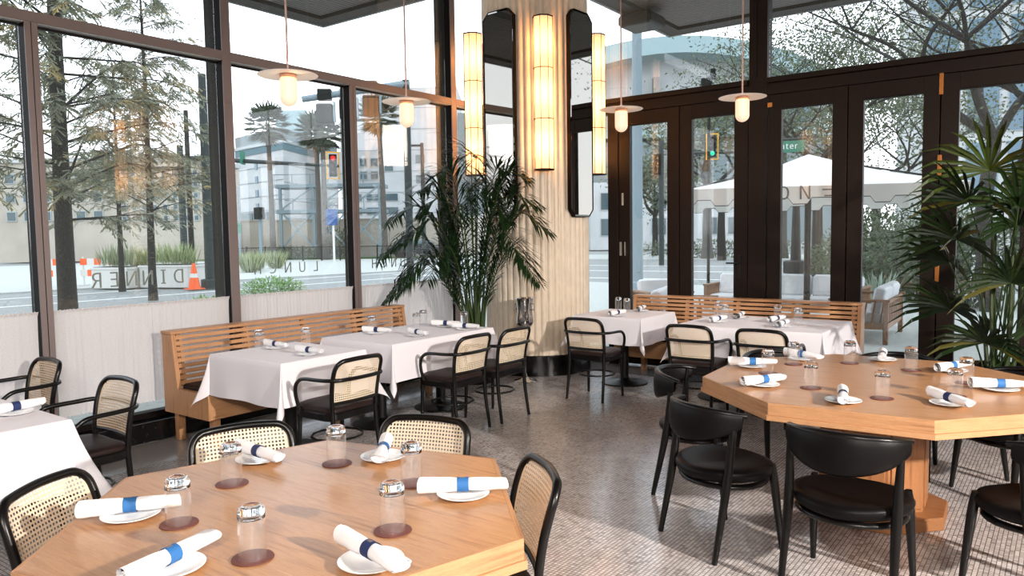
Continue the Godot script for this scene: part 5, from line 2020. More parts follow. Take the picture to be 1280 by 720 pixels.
func outside_materials() -> void:
	M.bark = tri_mat(noise_tex(0.05, [Color(0.07, 0.06, 0.055), Color(0.15, 0.135, 0.125), Color(0.21, 0.195, 0.185)], 256, 5, 30), Vector3(3, 1.2, 3), 0.95)
	M.bark.heightmap_enabled = true
	M.bark.heightmap_texture = noise_tex(0.06, [Color.BLACK, Color.WHITE], 256, 5, 30)
	M.bark.heightmap_scale = 4.0
	M.palm_bark = tri_mat(noise_tex(0.05, [Color(0.24, 0.225, 0.21), Color(0.38, 0.36, 0.335)], 256, 4, 31), Vector3(1, 2, 1), 0.95)
	M.foliage = leafy(Color.WHITE, 0.6, 0.5)
	M.palm_leaf = leafy(Color.WHITE, 0.45, 0.2)
	M.palm_leaf.metallic_specular = 0.3
	M.stem = mat(Color(0.17, 0.22, 0.10), 0.5)
	M.soil = tri_mat(noise_tex(0.1, [Color(0.06, 0.05, 0.04), Color(0.14, 0.11, 0.09)], 128, 3, 32), Vector3(6, 6, 6), 1.0)
	M.signal_black = mat(Color(0.05, 0.07, 0.075), 0.6)
	M.signal_black.metallic_specular = 0.2
	M.signal_yellow = mat(Color(0.85, 0.62, 0.10), 0.6)
	M.lens_dark = mat(Color(0.06, 0.05, 0.05), 0.2)
	M.signal_red = mat(Color(0.6, 0.05, 0.05), 0.3)
	M.signal_red.emission_enabled = true
	M.signal_red.emission = Color(1.0, 0.12, 0.12)
	M.signal_red.emission_energy_multiplier = 0.9
	M.signal_green = mat(Color(0.05, 0.5, 0.4), 0.3)
	M.signal_green.emission_enabled = true
	M.signal_green.emission = Color(0.1, 1.0, 0.8)
	M.signal_green.emission_energy_multiplier = 0.9
	M.steel_green = mat(Color(0.10, 0.15, 0.16), 0.5, 0.2)
	M.steel_pale = mat(Color(0.46, 0.53, 0.56), 0.6)
	M.white_paint = mat(Color(0.80, 0.80, 0.78), 0.7)
	M.frame_pale = mat(Color(0.62, 0.65, 0.65), 0.6)
	M.office_glass = mat(Color(0.25, 0.33, 0.36), 0.08)
	M.office_blue = mat(Color(0.33, 0.45, 0.52), 0.06)
	M.render_white = tri_mat(noise_tex(0.01, [Color(0.68, 0.69, 0.69), Color(0.76, 0.77, 0.77)], 256, 4, 33), Vector3(0.1, 0.1, 0.1), 0.9)
	M.render_beige = tri_mat(noise_tex(0.01, [Color(0.64, 0.61, 0.56), Color(0.72, 0.69, 0.64)], 256, 4, 34), Vector3(0.1, 0.1, 0.1), 0.9)
	M.panel_grey = mat(Color(0.45, 0.50, 0.51), 0.8)
	M.panel_teal = mat(Color(0.36, 0.46, 0.49), 0.8)
	M.roof_pale = mat(Color(0.58, 0.67, 0.68), 0.8)
	M.asphalt = tri_mat(noise_tex(0.05, [Color(0.45, 0.465, 0.46), Color(0.53, 0.545, 0.535)], 512, 5, 35), Vector3(0.25, 0.25, 0.25), 0.95, true)
	M.pavement = tri_mat(noise_tex(0.05, [Color(0.60, 0.62, 0.60), Color(0.69, 0.70, 0.68)], 512, 5, 36), Vector3(0.3, 0.3, 0.3), 0.95, true)
	M.kerb = mat(Color(0.72, 0.73, 0.71), 0.9)
	M.line_white = mat(Color(0.85, 0.86, 0.85), 0.8)
	M.grass = tri_mat(noise_tex(0.1, [Color(0.26, 0.34, 0.16), Color(0.38, 0.46, 0.24)], 256, 4, 37), Vector3(0.6, 0.6, 0.6), 1.0, true)
	M.cone_orange = mat(Color(0.90, 0.36, 0.12), 0.6)
	M.teak = tri_mat(noise_tex(0.02, [Color(0.42, 0.29, 0.19), Color(0.56, 0.41, 0.28)], 256, 4, 38), Vector3(4, 4, 4), 0.6)
	M.cushion = mat(Color(0.80, 0.81, 0.82), 0.9)
	M.canvas = mat(Color(0.88, 0.87, 0.85), 0.85)
	M.canvas.backlight_enabled = true
	M.canvas.backlight = Color(0.5, 0.5, 0.49)
	M.soffit = mat(Color(0.17, 0.145, 0.135), 0.7)
	M.fascia = mat(Color(0.50, 0.51, 0.51), 0.6)
	M.deck = mat(Color(0.42, 0.40, 0.39), 0.5, 0.3)
	M.sign_green = mat(Color(0.03, 0.42, 0.33), 0.5)
	M.car_dark = mat(Color(0.10, 0.13, 0.17), 0.25, 0.3)
	M.blue = mat(Color(0.12, 0.30, 0.52), 0.5)


func build_outside() -> void:
	outside_materials()
	# ---- ground
	structure(bx("ground", Vector3(-40, -0.25, -60), Vector3(260, 0.3, 260), M.asphalt, self, 0.0), "pale street")
	structure(bx("pavement_left", Vector3(-9.9, -0.13, -2.0), Vector3(7.6, 0.14, 30), M.pavement, self, 0.0))
	structure(bx("pavement_front", Vector3(-1, -0.131, -15.6), Vector3(25.4, 0.14, 14.6), M.pavement, self, 0.0))
	structure(bx("kerb_left", Vector3(-13.75, -0.12, -2.0), Vector3(0.16, 0.15, 30), M.kerb, self, 0.02))
	structure(bx("median_left", Vector3(-17.0, -0.12, -9.0), Vector3(2.2, 0.16, 12), M.kerb, self, 0.03))
	structure(bx("pavement_far", Vector3(-44, -0.12, -26), Vector3(34, 0.15, 36), M.pavement, self, 0.0)).rotation.y = -0.1
	structure(bx("lawn", Vector3(-49.5, -0.06, -41.0), Vector3(24, 0.08, 7), M.grass, self, 0.0)).rotation.y = 0.639
	structure(bx("pavement_beyond", Vector3(-20, -0.12, -50), Vector3(46, 0.15, 10), M.pavement, self, 0.0)).rotation.y = 0.15
	for k in 4:
		structure(bx("street_line", Vector3(-19.5 - k * 3.3, -0.097, -12), Vector3(0.14, 0.006, 34), M.line_white, self, 0.0))
	for k in 3:
		structure(bx("street_line", Vector3(-12, -0.097, -26 - k * 5.5), Vector3(26, 0.006, 0.2), M.line_white, self, 0.0)).rotation.y = 0.12

	# ---- canopies over the glass
	soffit("canopy_roof", "dark canopy with a corrugated deck outside the street window", -8.67, -6.35, -7.25, 5.0, 4.6, false)
	soffit("canopy_roof", "dark canopy with a corrugated deck outside the folding doors", -5.07, 4.0, -10.94, -8.5, 4.6, true)
	var hb := thing("canopy_speaker", "dark box hanging under the canopy corner by the doors", "speaker", Vector3(-4.85, 4.52, -9.6))
	bx("cabinet", Vector3(0, -0.02, 0), Vector3(0.5, 0.17, 0.5), M.iron, hb, 0.04)
	bx("bracket", Vector3(0, 0.09, 0), Vector3(0.08, 0.08, 0.3), M.iron, hb, 0.005)

	# ---- street side: trees
	cypress("nearest feathery tree with a thick dark trunk beyond the DINNER window", Vector3(-11.27, -0.06, -4.74), 10.5, 0.135, 2.9, 3, 110, 1.9)
	cypress("feathery tree at the far left edge of the street window", Vector3(-15.4, -0.06, -3.9), 9.5, 0.14, 3.2, 4, 100, 1.8)
	cypress("thin dark feathery tree behind the white planters", Vector3(-20.6, -0.06, -10.9), 8.6, 0.115, 3.0, 6, 80, 2.3)
	cypress("smaller feathery tree behind the thick trunk", Vector3(-25.2, -0.06, -12.3), 7.2, 0.10, 2.8, 7, 70, 2.2)
	shrub("low_shrub", "low bright green shrub bed beyond the LUNCH window", Vector3(-16.25, -0.04, -11.7), Vector3(0.95, 0.68, 2.0), 1500, 0.09, 11, Color(0.12, 0.24, 0.05), "low green shrubs")
	shrub("low_shrub", "small green shrub at the foot of the big window post", Vector3(-14.3, -0.06, -8.7), Vector3(0.6, 0.5, 0.8), 500, 0.09, 12, Color(0.14, 0.26, 0.06), "low green shrubs")
	for k in 3:
		var p: Vector3 = [Vector3(-34.8, -0.05, -24.0), Vector3(-36.0, -0.05, -26.2), Vector3(-33.2, -0.05, -22.6)][k]
		shrub("grass_clump", ["pale grass clump at the crossing, in the middle", "pale grass clump nearest the fence, below the first palm", "pale grass clump at the crossing, leftmost"][k], p, Vector3(1.6, 1.1, 1.6), 260, 0.06, 20 + k, Color(0.30, 0.34, 0.20), "grass clumps by the crossing", true, "grass")
	planter("white planter box left of the thin tree", Vector3(-27.4, -0.06, -13.3), 0.4, Vector3(1.5, 0.75, 1.0), 31, Color(0.28, 0.32, 0.20))
	planter("narrow white planter box behind the thin tree", Vector3(-27.9, -0.06, -14.4), 0.4, Vector3(0.9, 0.65, 0.9), 32, Color(0.34, 0.36, 0.18))
	planter("large white planter box right of the thin tree", Vector3(-25.9, -0.06, -14.5), 0.4, Vector3(2.0, 0.8, 1.1), 33, Color(0.30, 0.36, 0.18))
	var cone := thing("traffic_cone", "orange traffic cone beside the dark lamp posts", "cone", Vector3(-23.95, -0.06, -14.12))
	var b := B.new()
	b.lathe([Vector2(0.20, 0.04), Vector2(0.055, 0.85), Vector2(0.05, 0.88), Vector2(0.001, 0.88)], 20)
	put(b, "body", M.cone_orange, cone)
	bx("base", Vector3(0, 0.02, 0), Vector3(0.5, 0.04, 0.5), M.cone_orange, cone, 0.005)
	b = B.new()
	b.lathe([Vector2(0.138, 0.40), Vector2(0.112, 0.54)], 20)
	put(b, "stripe", M.white_paint, cone)
	for k in 2:
		var t := thing("road_barrier", ["orange and white road barrier beyond the thick trunk", "second striped road barrier, further from the planters"][k], "barrier", Vector3(-29.2 - k * 1.3, -0.06, -13.4 + k * 0.9), 0.45, "striped road barriers")
		for j in 2:
			for i in 5:
				bx("board", Vector3(-0.6 + i * 0.3, 0.5 + j * 0.42, 0), Vector3(0.30, 0.24, 0.03), M.cone_orange if (i + j) % 2 else M.white_paint, t, 0.0)
		for s in [-1.0, 1.0]:
			bx("leg", Vector3(s * 0.65, 0.55, -0.03), Vector3(0.05, 1.1, 0.05), M.white_paint, t, 0.0)
			bx("foot", Vector3(s * 0.65, 0.03, 0), Vector3(0.06, 0.06, 0.6), M.white_paint, t, 0.0)
	var lp := pole_thing("lamp_post", "blue-green lamp post beside the big window post", Vector3(-24.0, -0.06, -14.75), 7.3, 0.17, 0.13, M.steel_green, 0.32)
	lp = pole_thing("lamp_post", "thin black lamp post with a cross arm left of the blue-green one", Vector3(-26.2, -0.06, -15.4), 6.4, 0.11, 0.08, M.iron, 0.2)
	bx("cross_arm", Vector3(-1.4, 4.3, 1.05), Vector3(3.6, 0.14, 0.12), M.steel_green, lp, 0.0).rotation.y = 0.64
	pole_thing("bollard_post", "pale grey post on the pavement at the left edge", Vector3(-14.2, -0.06, -4.05), 1.65, 0.10, 0.10, M.steel_pale, 0.2)
	# ---- traffic signals
	var sg := thing("signal_mast", "long dark signal mast arm with a red light, seen over the crossing", "traffic light", Vector3(-34.5, -0.06, -19.9))
	b = B.new()
	b.tube([Vector3(0, 0, 0), Vector3(0, 6.2, 0)], [0.17, 0.14], 12)
	put(b, "post", M.steel_green, sg)
	b = B.new()
	b.tube([Vector3(0, 5.62, 0), Vector3(6.3, 5.08, -4.35)], [0.13, 0.07], 10)
	put(b, "arm", M.steel_green, sg)
	signal_head(sg, Vector3(6.05, 5.12, -4.2), 0.95, 0, true)
	bx("street_sign", Vector3(2.55, 5.55, -1.68), Vector3(0.06, 0.62, 0.5), M.sign_green, sg, 0.0).rotation.y = 0.6
	bx("warning_sign", Vector3(6.75, 5.05, -4.68), Vector3(0.4, 0.4, 0.03), M.signal_yellow, sg, 0.0).rotation.y = 0.95
	var cl := thing("floodlight_rack", "dark floodlight rack on a pale arm at the top of the LUNCH window", "floodlight", Vector3(-19.1, 0, -16.0), 0.75)
	b = B.new()
	b.tube([Vector3(-0.75, 5.98, 0), Vector3(2.6, 6.5, 0)], [0.10, 0.12], 10)
	put(b, "arm", M.steel_pale, cl)
	b = B.new()
	b.tube([Vector3(2.5, -0.1, 0), Vector3(2.5, 6.6, 0)], 0.12, 12)
	put(b, "post", M.steel_green, cl)
	for k in 3:
		var o := bx("lamp_box", Vector3(-0.05 + k * 0.72, 5.52 + k * 0.13, 0), Vector3(0.52, 0.62, 0.45), M.signal_black, cl, 0.04)
		bx("bracket", Vector3(0.3, 0.05, 0.1), Vector3(0.05, 0.62, 0.3), M.steel_pale, o, 0.0)
		bx("hood", Vector3(0, 0.60, 0), Vector3(0.44, 0.34, 0.3), M.signal_black, o, 0.02)
	var ps := pole_thing("crossing_signal", "small pedestrian signal on a pale post across the street", Vector3(-41.5, -0.06, -29.1), 3.4, 0.10, 0.09, M.steel_pale)
	bx("housing", Vector3(0.1, 3.3, 0.1), Vector3(0.62, 0.75, 0.4), M.signal_black, ps, 0.03)
	ps = pole_thing("street_sign", "white post with a blue sign beside the hedge", Vector3(-41.0, -0.06, -34.6), 3.6, 0.08, 0.07, M.white_paint)
	bx("panel", Vector3(0, 3.1, 0.12), Vector3(0.75, 1.1, 0.05), M.blue, ps, 0.0).rotation.y = 0.8
	ps = pole_thing("sign_post", "thin pale post with a green sign left of the first palm", Vector3(-43.0, -0.06, -28.6), 5.0, 0.07, 0.06, M.steel_pale)
	bx("panel", Vector3(0, 2.4, 0.1), Vector3(0.42, 0.6, 0.05), M.sign_green, ps, 0.0).rotation.y = 0.8
	var lm := pole_thing("lamp_post", "grey street lamp with a side arm beyond the BRUNCH window", Vector3(-31.1, -0.06, -33.1), 7.2, 0.14, 0.10, M.steel_green, 0.3)
	bx("arm", Vector3(-0.75, 7.05, 0.6), Vector3(2.0, 0.12, 0.12), M.steel_green, lm, 0.0).rotation.y = 0.66
	bx("lamp_head", Vector3(-1.45, 6.9, 1.15), Vector3(0.5, 0.35, 0.3), M.steel_green, lm, 0.03)

	# ---- across the street
	street_palm("first tall palm, left of the white building's corner", Vector3(-52.8, -0.06, -38.2), 11.0, Vector3(-0.7, 0, -0.4), 61, 2.7)
	street_palm("second tall palm, in front of the steel platform", Vector3(-48.1, -0.06, -39.2), 10.2, Vector3(-0.7, 0, -0.5), 62, 2.4)
	street_palm("third tall palm, close behind the second", Vector3(-46.2, -0.06, -38.2), 9.7, Vector3(-0.6, 0, -0.5), 63, 2.3)
	street_palm("fourth tall palm, beyond the BRUNCH window", Vector3(-44.0, -0.06, -42.3), 11.3, Vector3(-0.9, 0, -0.5), 64, 2.5)
	var fence := thing("railing", "long black railing across the street", "fence", Vector3(-43.85, -0.05, -37.33), 0.639)
	for k in 14:
		bx("post", Vector3(lerpf(-9.5, 8.5, k / 13.0), 0.55, 0), Vector3(0.10, 1.15, 0.10), M.iron, fence, 0.0)
	for y in [0.15, 1.02]:
		bx("rail", Vector3(-0.5, y, 0), Vector3(18.2, 0.06, 0.05), M.iron, fence, 0.0)
	b = B.new()
	for k in 150:
		b.box(Vector3(-9.5 + k * 0.12, 0.58, 0), Vector3(0.025, 0.86, 0.02), 0.0)
	tag(put(b, "balusters", M.iron, fence), "", "", "", "stuff")
	shrub("hedge", "clipped dark hedge behind the railing, under the palms", Vector3(-51.0, -0.05, -43.6), Vector3(4.8, 2.4, 2.6), 1800, 0.22, 71, Color(0.10, 0.125, 0.07), "hedges across the street", false, "hedge")
	shrub("hedge", "low dark hedge running along the beige wall", Vector3(-53.2, -0.05, -39.8), Vector3(6.5, 1.0, 4.6), 1500, 0.2, 72, Color(0.11, 0.13, 0.08), "hedges across the street", false, "hedge")
	var wl := thing("boundary_wall", "long beige boundary wall behind the hedge and palms", "wall", Vector3(-56.0, -0.05, -45.2), 0.639)
	for k in 7:
		bx("panel", Vector3(-13.5 + k * 4.5, 1.65, 0), Vector3(4.48, 3.3, 0.35), M.render_beige, wl, 0.02)
	bx("coping", Vector3(0, 3.36, 0), Vector3(31.6, 0.12, 0.5), M.render_beige, wl, 0.0)

	# white corner building with a stepped, slanted top: the near corner points to the street
	var wb := cuboid_building("white_building", "white corner building with a grey-blue band behind the first palm", Vector3(-67.0, 0, -50.1), 0.0)
	var foot := [Vector2(0, 0), Vector2(-11.1, -1.75), Vector2(-18.9, -15.6), Vector2(-7.9, -14.1)]
	b = B.new()
	b.prism(foot, 0.0, 11.0)
	put(b, "wall", M.render_white, wb)
	var grown := func(k: float) -> Array:
		var c := Vector2(-9.5, -7.8)
		var o := []
		for q in foot:
			o.append(c + (q - c) * k)
		return o
	b = B.new()
	b.prism(grown.call(1.012), 11.0, 11.75)
	put(b, "band", M.panel_teal, wb)
	b = B.new()
	b.prism(grown.call(1.025), 11.75, 12.1)
	put(b, "band_edge", M.frame_pale, wb)
	b = B.new()
	b.prism(grown.call(1.0), 12.1, 13.3)
	put(b, "band", M.panel_grey, wb)
	b = B.new()
	b.prism([Vector2(-3.9, -2.1), Vector2(-1.2, -4.0), Vector2(-6.0, -8.6), Vector2(-10.5, -7.2)], 13.3, 15.7)
	put(b, "roof_block", M.roof_pale, wb)
	for k in 6:
		bx("window", Vector3(-6.1, 2.2 + k * 1.5, -0.92), Vector3(0.6, 0.75, 0.1), M.office_blue, wb, 0.0).rotation.y = -0.156
	for k in 6:
		bx("wall_joint", Vector3(-5.55, 1.5 + 1.6 * k, -0.86), Vector3(11.1, 0.06, 0.06), M.panel_grey, wb, 0.0).rotation.y = -0.156
	for k in 5:
		bx("wall_joint", Vector3(-3.95, 1.9 + 1.9 * k, -7.05), Vector3(16.1, 0.06, 0.06), M.panel_grey, wb, 0.0).rotation.y = 2.081
	for k in 2:
		var o := bx("wall_panel", Vector3(-8.6 + k * 3.6, 3.6, -1.2 + k * 0.57), Vector3(3.4, 1.9, 0.4), M.panel_grey, wb, 0.0)
		o.rotation.y = -0.156
	# steel platform with braces
	var pf := thing("steel_platform", "pale steel platform on braced legs behind the palms", "platform", Vector3(-51.29, 0, -41.8), 0.639)
	for y in [3.9, 6.05]:
		bx("deck", Vector3(0.8, y, -1.5), Vector3(9.2, 0.28, 3.0), M.steel_pale, pf, 0.0)
	for y in [4.95, 7.0]:
		bx("guard_rail", Vector3(0.8, y, 0.0), Vector3(9.2, 0.07, 0.07), M.steel_pale, pf, 0.0)
	for k in 7:
		bx("rail_post", Vector3(-3.7 + k * 1.5, 6.6, 0), Vector3(0.07, 0.9, 0.07), M.steel_pale, pf, 0.0)
		bx("rail_post", Vector3(-3.7 + k * 1.5, 4.5, 0), Vector3(0.07, 0.9, 0.07), M.steel_pale, pf, 0.0)
	for k in 4:
		bx("leg", Vector3(-3.3 + k * 2.8, 2.9, -0.2), Vector3(0.22, 6.0, 0.22), M.steel_pale, pf, 0.0)
		if k < 3:
			b = B.new()
			b.bar(Vector3(-3.2 + k * 2.8, 0.9, -0.15), Vector3(-0.6 + k * 2.8, 3.8, -0.15), 0.13, 0.13)
			b.bar(Vector3(-0.6 + k * 2.8, 0.9, -0.15), Vector3(-3.2 + k * 2.8, 3.8, -0.15), 0.13, 0.13)
			put(b, "brace", M.steel_pale, pf)
			b = B.new()
			b.bar(Vector3(-3.2 + k * 2.8, 4.1, -0.15), Vector3(-0.6 + k * 2.8, 5.9, -0.15), 0.12, 0.12)
			put(b, "brace", M.steel_pale, pf)
	bx("cabin", Vector3(2.4, 7.6, -2.2), Vector3(5.4, 2.8, 1.6), M.render_white, pf, 0.0)
	windows_on(pf, 2.2, 5.0, 6.4, 8.6, 3, 2, Vector2(0.2, 0.3), -1.38, M.office_glass)
	# tall white block with window bands, right of the platform
	var tb := cuboid_building("office_block", "tall white block with dark window bands beyond the BRUNCH window", Vector3(-58.5, 0, -61.5), 0.639)
	bx("wall", Vector3(-2.0, 9.0, -4), Vector3(13.0, 18.0, 8), M.render_white, tb, 0.0)
	bx("wall", Vector3(8.6, 7.5, -3), Vector3(8.0, 15.0, 8), M.panel_grey, tb, 0.0)
	windows_on(tb, -8.0, -2.5, 8.6, 10.4, 4, 1, Vector2(0.3, 0.5), 0.02, M.office_glass)
	windows_on(tb, -8.0, -2.0, 3.8, 6.8, 3, 2, Vector2(0.4, 0.6), 0.02, M.office_glass)
	windows_on(tb, 5.2, 11.8, 1.5, 14.0, 4, 5, Vector2(0.3, 0.5), 1.02, M.office_glass)
	for k in 7:
		bx("wall_joint", Vector3(-2.0, 2.0 + 2.3 * k, 0.01), Vector3(13.0, 0.05, 0.04), M.panel_grey, tb, 0.0)
	for k in 2:
		bx("window", Vector3(0.3, 10.2 - k * 2.2, 0.03), Vector3(1.0, 0.9, 0.1), M.panel_grey, tb, 0.0)
	var ob := cuboid_building("beige_building", "pale beige building behind the feathery trees", Vector3(-64.5, 0, -30.0), 0.639)
	bx("wall", Vector3(0, 4.1, -4), Vector3(17.5, 8.2, 8), M.render_beige, ob, 0.0)
	windows_on(ob, 1.6, 8.4, 3.0, 7.6, 8, 5, Vector2(0.40, 0.42), 0.02, M.office_glass)
	windows_on(ob, -8.0, 0.6, 3.0, 7.6, 6, 3, Vector2(0.6, 0.7), 0.02, M.office_glass)
	bx("cornice", Vector3(0, 8.3, -3.9), Vector3(17.8, 0.35, 8.2), M.render_white, ob, 0.0)
	var car := thing("parked_car", "dark blue parked car behind the BRUNCH lettering", "car", Vector3(-42.0, -0.06, -44.0), 0.6)
	b = B.new()
	b.box(Vector3(0, 0.62, 0), Vector3(4.4, 0.62, 1.75), 0.16)
	put(b, "body", M.car_dark, car)
	b = B.new()
	b.prism([Vector2(-1.5, -0.72), Vector2(1.2, -0.72), Vector2(1.2, 0.72), Vector2(-1.5, 0.72)], 0.9, 1.42, 0.2)
	put(b, "cabin", M.office_glass, car)
	for sx in [-1.4, 1.4]:
		for sz in [-0.8, 0.8]:
			b = B.new()
			b.tube([Vector3(sx, 0.33, sz - 0.1), Vector3(sx, 0.33, sz + 0.1)], 0.33, 18)
			put(b, "wheel", M.iron, car)

	# ---- terrace side
	var pr := thing("street_pole", "thick pale grey pole on a block foot outside the first door", "pole", Vector3(-9.74, -0.06, -18.98))
	b = B.new()
	b.tube([Vector3(0, 0.0, 0), Vector3(0, 9.0, 0)], [0.15, 0.13], 16)
	put(b, "pole", M.steel_pale, pr)
	b = B.new()
	b.lathe([Vector2(0.30, 0.0), Vector2(0.30, 0.30), Vector2(0.26, 0.34), Vector2(0.15, 0.345)], 8)
	put(b, "base", M.steel_pale, pr)
	bx("hand_hole", Vector3(0.1, 0.75, 0.13), Vector3(0.1, 0.32, 0.06), M.steel_pale, pr, 0.02)
	patio_umbrella(Vector3(-3.71, -0.06, -13.6), 0.36)
	outdoor_sofa("teak sofa with white cushions and slatted sides, outside the fourth door leaf", Vector3(-2.55, -0.06, -12.75), -PI / 2 + 0.05, 1.75, 2, true)
	outdoor_sofa("long white-cushioned teak sofa across the terrace, under the umbrella", Vector3(-4.4, -0.06, -14.6), 0.0, 2.9, 3, false)
	outdoor_sofa("white-cushioned teak sofa nearest the second door leaf", Vector3(-4.75, -0.06, -10.75), PI / 2 + 0.25, 1.7, 2, false)
	outdoor_sofa("small teak seat with white cushions outside the first door leaf", Vector3(-5.85, -0.06, -12.3), 0.9, 0.85, 1, false)
	var lr := pole_thing("lamp_post", "black post with a round foot beyond the umbrella pole", Vector3(-8.9, -0.06, -31.0), 3.4, 0.22, 0.12, M.iron, 0.5)
	lr = thing("street_sign", "green street name sign hanging beyond the third door leaf", "sign", Vector3(-6.17, -0.06, -20.6), 0.3)
	bx("panel", Vector3(0, 3.90, 0), Vector3(0.86, 0.30, 0.04), M.sign_green, lr, 0.0)
	lettering("Water", 0.56, 0.15, Vector3(0, 3.91, 0.024), lr, M.line_white, 0.0)
	b = B.new()
	b.tube([Vector3(-0.75, 0, -0.06), Vector3(-0.75, 4.6, -0.06)], 0.06, 10)
	b.tube([Vector3(-0.75, 4.1, -0.06), Vector3(0.5, 4.1, -0.06)], 0.03, 8)
	put(b, "post", M.steel_green, lr)
	var tl := thing("signal_mast", "signal mast with a green light seen through the second door leaf", "traffic light", Vector3(-17.2, -0.06, -36.2))
	b = B.new()
	b.tube([Vector3(0, 0, 0), Vector3(0, 6.4, 0)], 0.14, 10)
	put(b, "post", M.steel_green, tl)
	b = B.new()
	b.tube([Vector3(0, 5.75, 0), Vector3(4.2, 5.6, -1.0)], [0.10, 0.06], 8)
	put(b, "arm", M.steel_green, tl)
	signal_head(tl, Vector3(2.55, 5.95, -0.45), 0.4, 2, true)
	signal_head(tl, Vector3(-0.1, 5.2, 0.25), 0.4, 1, false)
	leafy_tree("big tree with a dark forked trunk beyond the fan palm", Vector3(-1.3, -0.06, -17.8), 11.0, 0.19, 3.4, 1.25, 9000, 0.085, 81, Color(0.085, 0.105, 0.055), 4)
	leafy_tree("second dark trunk close behind the big forked tree", Vector3(-0.75, -0.06, -20.5), 10.0, 0.17, 4.2, 1.1, 5500, 0.085, 82, Color(0.085, 0.105, 0.055), 4)
	leafy_tree("spreading tree behind the umbrella, seen over the door post", Vector3(-7.2, -0.06, -27.6), 10.5, 0.22, 4.0, 1.25, 11000, 0.12, 83, Color(0.09, 0.115, 0.065), 4)
	leafy_tree("round street tree beyond the second door leaf", Vector3(-17.2, -0.06, -44.6), 11.5, 0.30, 3.6, 1.2, 6500, 0.24, 84, Color(0.10, 0.13, 0.075), 4)
	leafy_tree("street tree beyond the first door leaf", Vector3(-25.0, -0.06, -51.5), 8.5, 0.28, 3.0, 1.2, 4500, 0.24, 85, Color(0.10, 0.125, 0.075), 4)
	leafy_tree("street tree far behind the terrace shrubs", Vector3(-9.0, -0.06, -47.0), 12.0, 0.30, 3.4, 1.3, 6000, 0.24, 86, Color(0.10, 0.125, 0.07), 4)
	for k in 5:
		var p: Vector3 = [Vector3(-3.0, -0.06, -20.2), Vector3(-4.4, -0.06, -21.6), Vector3(-1.8, -0.06, -18.6), Vector3(-3.4, -0.06, -23.5), Vector3(-5.4, -0.06, -24.2)][k]
		var s: Vector3 = [Vector3(2.4, 1.8, 2.0), Vector3(2.2, 2.2, 2.0), Vector3(2.2, 2.0, 1.8), Vector3(3.0, 3.0, 2.4), Vector3(2.4, 1.5, 2.0)][k]
		shrub("terrace_shrub", ["leafy shrub behind the slatted teak sofa", "taller leafy shrub left of the teak sofa", "leafy shrub at the fan palm's edge of the fourth door leaf", "tallest shrub at the back of the terrace", "low shrub behind the umbrella pole"][k], p, s, 2600, 0.15, 90 + k, Color(0.05, 0.08, 0.035), "shrubs behind the terrace")
	shrub("agave_plant", "pale spiky plant behind the teak sofa", Vector3(-3.4, -0.06, -17.9), Vector3(1.0, 0.85, 1.0), 60, 0.10, 99, Color(0.22, 0.30, 0.24), "", true, "plant")
	shrub("hedge", "long low hedge across the street beyond the second door leaf", Vector3(-18.5, -0.05, -47.5), Vector3(14, 1.2, 1.8), 2200, 0.2, 73, Color(0.11, 0.135, 0.08), "hedges across the street", false, "hedge")
	for k in 2:
		var t := thing("palm_tree", ["palm with a thick pale trunk across the street beyond the second door leaf", "second thick pale palm trunk, right of the first"][k], "tree", Vector3(-18.7 + k * 4.2, -0.06, -46.0 - k * 1.6), 0, "pale palm trunks")
		b = B.new()
		b.tube([Vector3(0, 0, 0), Vector3(0, 1.0, 0), Vector3(0, 9, 0)], [0.42, 0.30, 0.2], 12)
		put(b, "trunk", M.palm_bark, t)
	# arena with a low arched roof
	var ar := cuboid_building("arena", "pale arena with a long arched roof above the folding doors", Vector3(-55.4, 0, -124.0), 0.62)
	b = B.new()
	var roof := []
	var soff := []
	for k in 25:
		var s := lerpf(-1.0, 1.0, k / 24.0)
		roof.append(Vector3(s * 27.0, 35.0 - 6.5 * s * s - 1.2 * pow(absf(s), 6.0), 2.0))
		soff.append(Vector3(s * 27.0, 32.2 - 7.5 * s * s, 2.0))
	b.grid([soff, roof])
	var rb := []
	for p in roof:
		rb.append(p + Vector3(0, 2.0, -40))
	b.grid([roof, rb])
	put(b, "arched_roof", M.roof_pale, ar)
	b = B.new()
	var low := []
	var hi := []
	for k in 25:
		var s := lerpf(-0.98, 0.98, k / 24.0)
		low.append(Vector3(s * 27.0, 0, -3.0))
		hi.append(Vector3(s * 27.0, 32.2 - 7.5 * s * s, -3.0))
	b.grid([low, hi])
	put(b, "wall", M.render_white, ar)
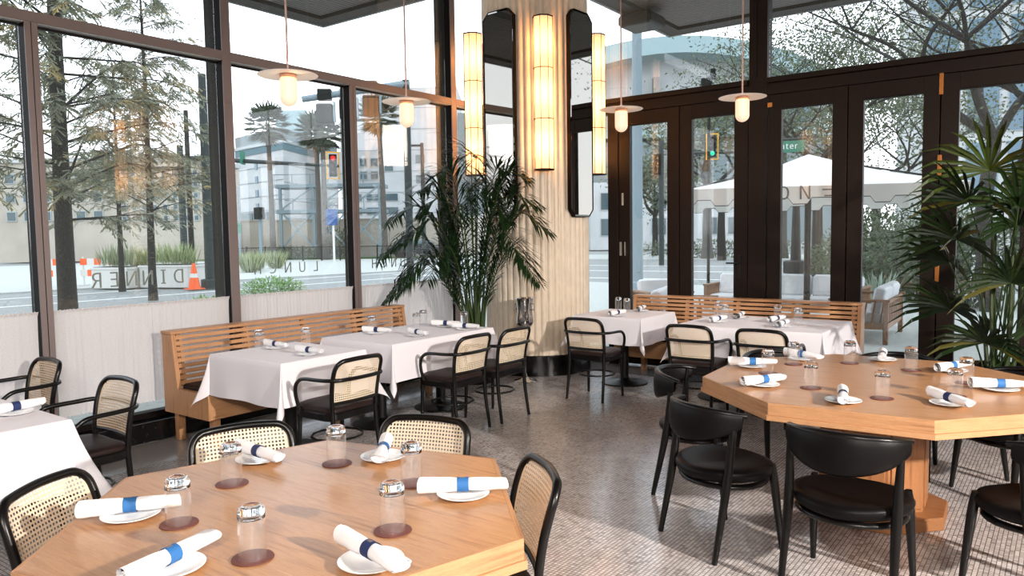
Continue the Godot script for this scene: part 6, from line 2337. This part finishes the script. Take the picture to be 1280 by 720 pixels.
	for x in [-14.0, -4.0, 5.5, 14.0]:
		bx("pier", Vector3(x, 14.0, -1.0), Vector3(1.0, 30.0 - absf(x) * 0.2, 1.6), M.panel_grey, ar, 0.0)
	bx("glass_front", Vector3(12.0, 21.0, -1.6), Vector3(22.0, 7.0, 1.0), M.office_blue, ar, 0.0)
	bx("terrace_band", Vector3(0.0, 18.5, 0.5), Vector3(56.0, 1.4, 5.0), M.roof_pale, ar, 0.0)
	bx("lower_front", Vector3(-4.0, 8.5, 2.0), Vector3(60.0, 17.0, 4.0), M.panel_grey, ar, 0.0)
	for k in 9:
		bx("wall_joint", Vector3(3.0 + k * 2.2, 21.0, -1.0), Vector3(0.15, 7.0, 0.3), M.frame_pale, ar, 0.0)
	var cb := thing("floodlight_post", "dark floodlight on a thin post left of the wide door post", "floodlight", Vector3(-9.47, -0.06, -23.4), 0.5)
	b = B.new()
	b.tube([Vector3(0, 0, 0), Vector3(0, 6.2, 0)], 0.05, 8)
	put(b, "post", M.signal_black, cb)
	bx("lamp_box", Vector3(-0.08, 6.45, 0), Vector3(0.34, 0.22, 0.24), M.signal_black, cb, 0.03)
	bx("driver_box", Vector3(0.12, 6.68, 0), Vector3(0.16, 0.34, 0.2), M.signal_black, cb, 0.02)
	bx("bracket", Vector3(0.0, 6.24, 0), Vector3(0.3, 0.1, 0.14), M.signal_black, cb, 0.01)
	# glass office tower behind the big tree
	var go := cuboid_building("glass_tower", "pale office tower with blue glass bays behind the big forked tree", Vector3(-5.6, 0, -70.5), 0.2)
	bx("wall", Vector3(0.6, 12.0, -5), Vector3(13.4, 24.0, 8), M.render_white, go, 0.0)
	windows_on(go, -4.6, 6.8, 4.0, 23.5, 4, 4, Vector2(0.5, 0.7), -0.98, M.office_blue)
	var db := cuboid_building("shop_row", "low beige shop row far beyond the crossing, seen through the first door leaf", Vector3(-31.7, 0, -72.0), 0.639)
	bx("wall", Vector3(0, 3.4, -4), Vector3(19.0, 6.8, 8), M.render_white, db, 0.0)
	windows_on(db, -9.0, 9.0, 1.0, 6.2, 7, 2, Vector2(1.0, 0.8), 0.02, M.office_glass)
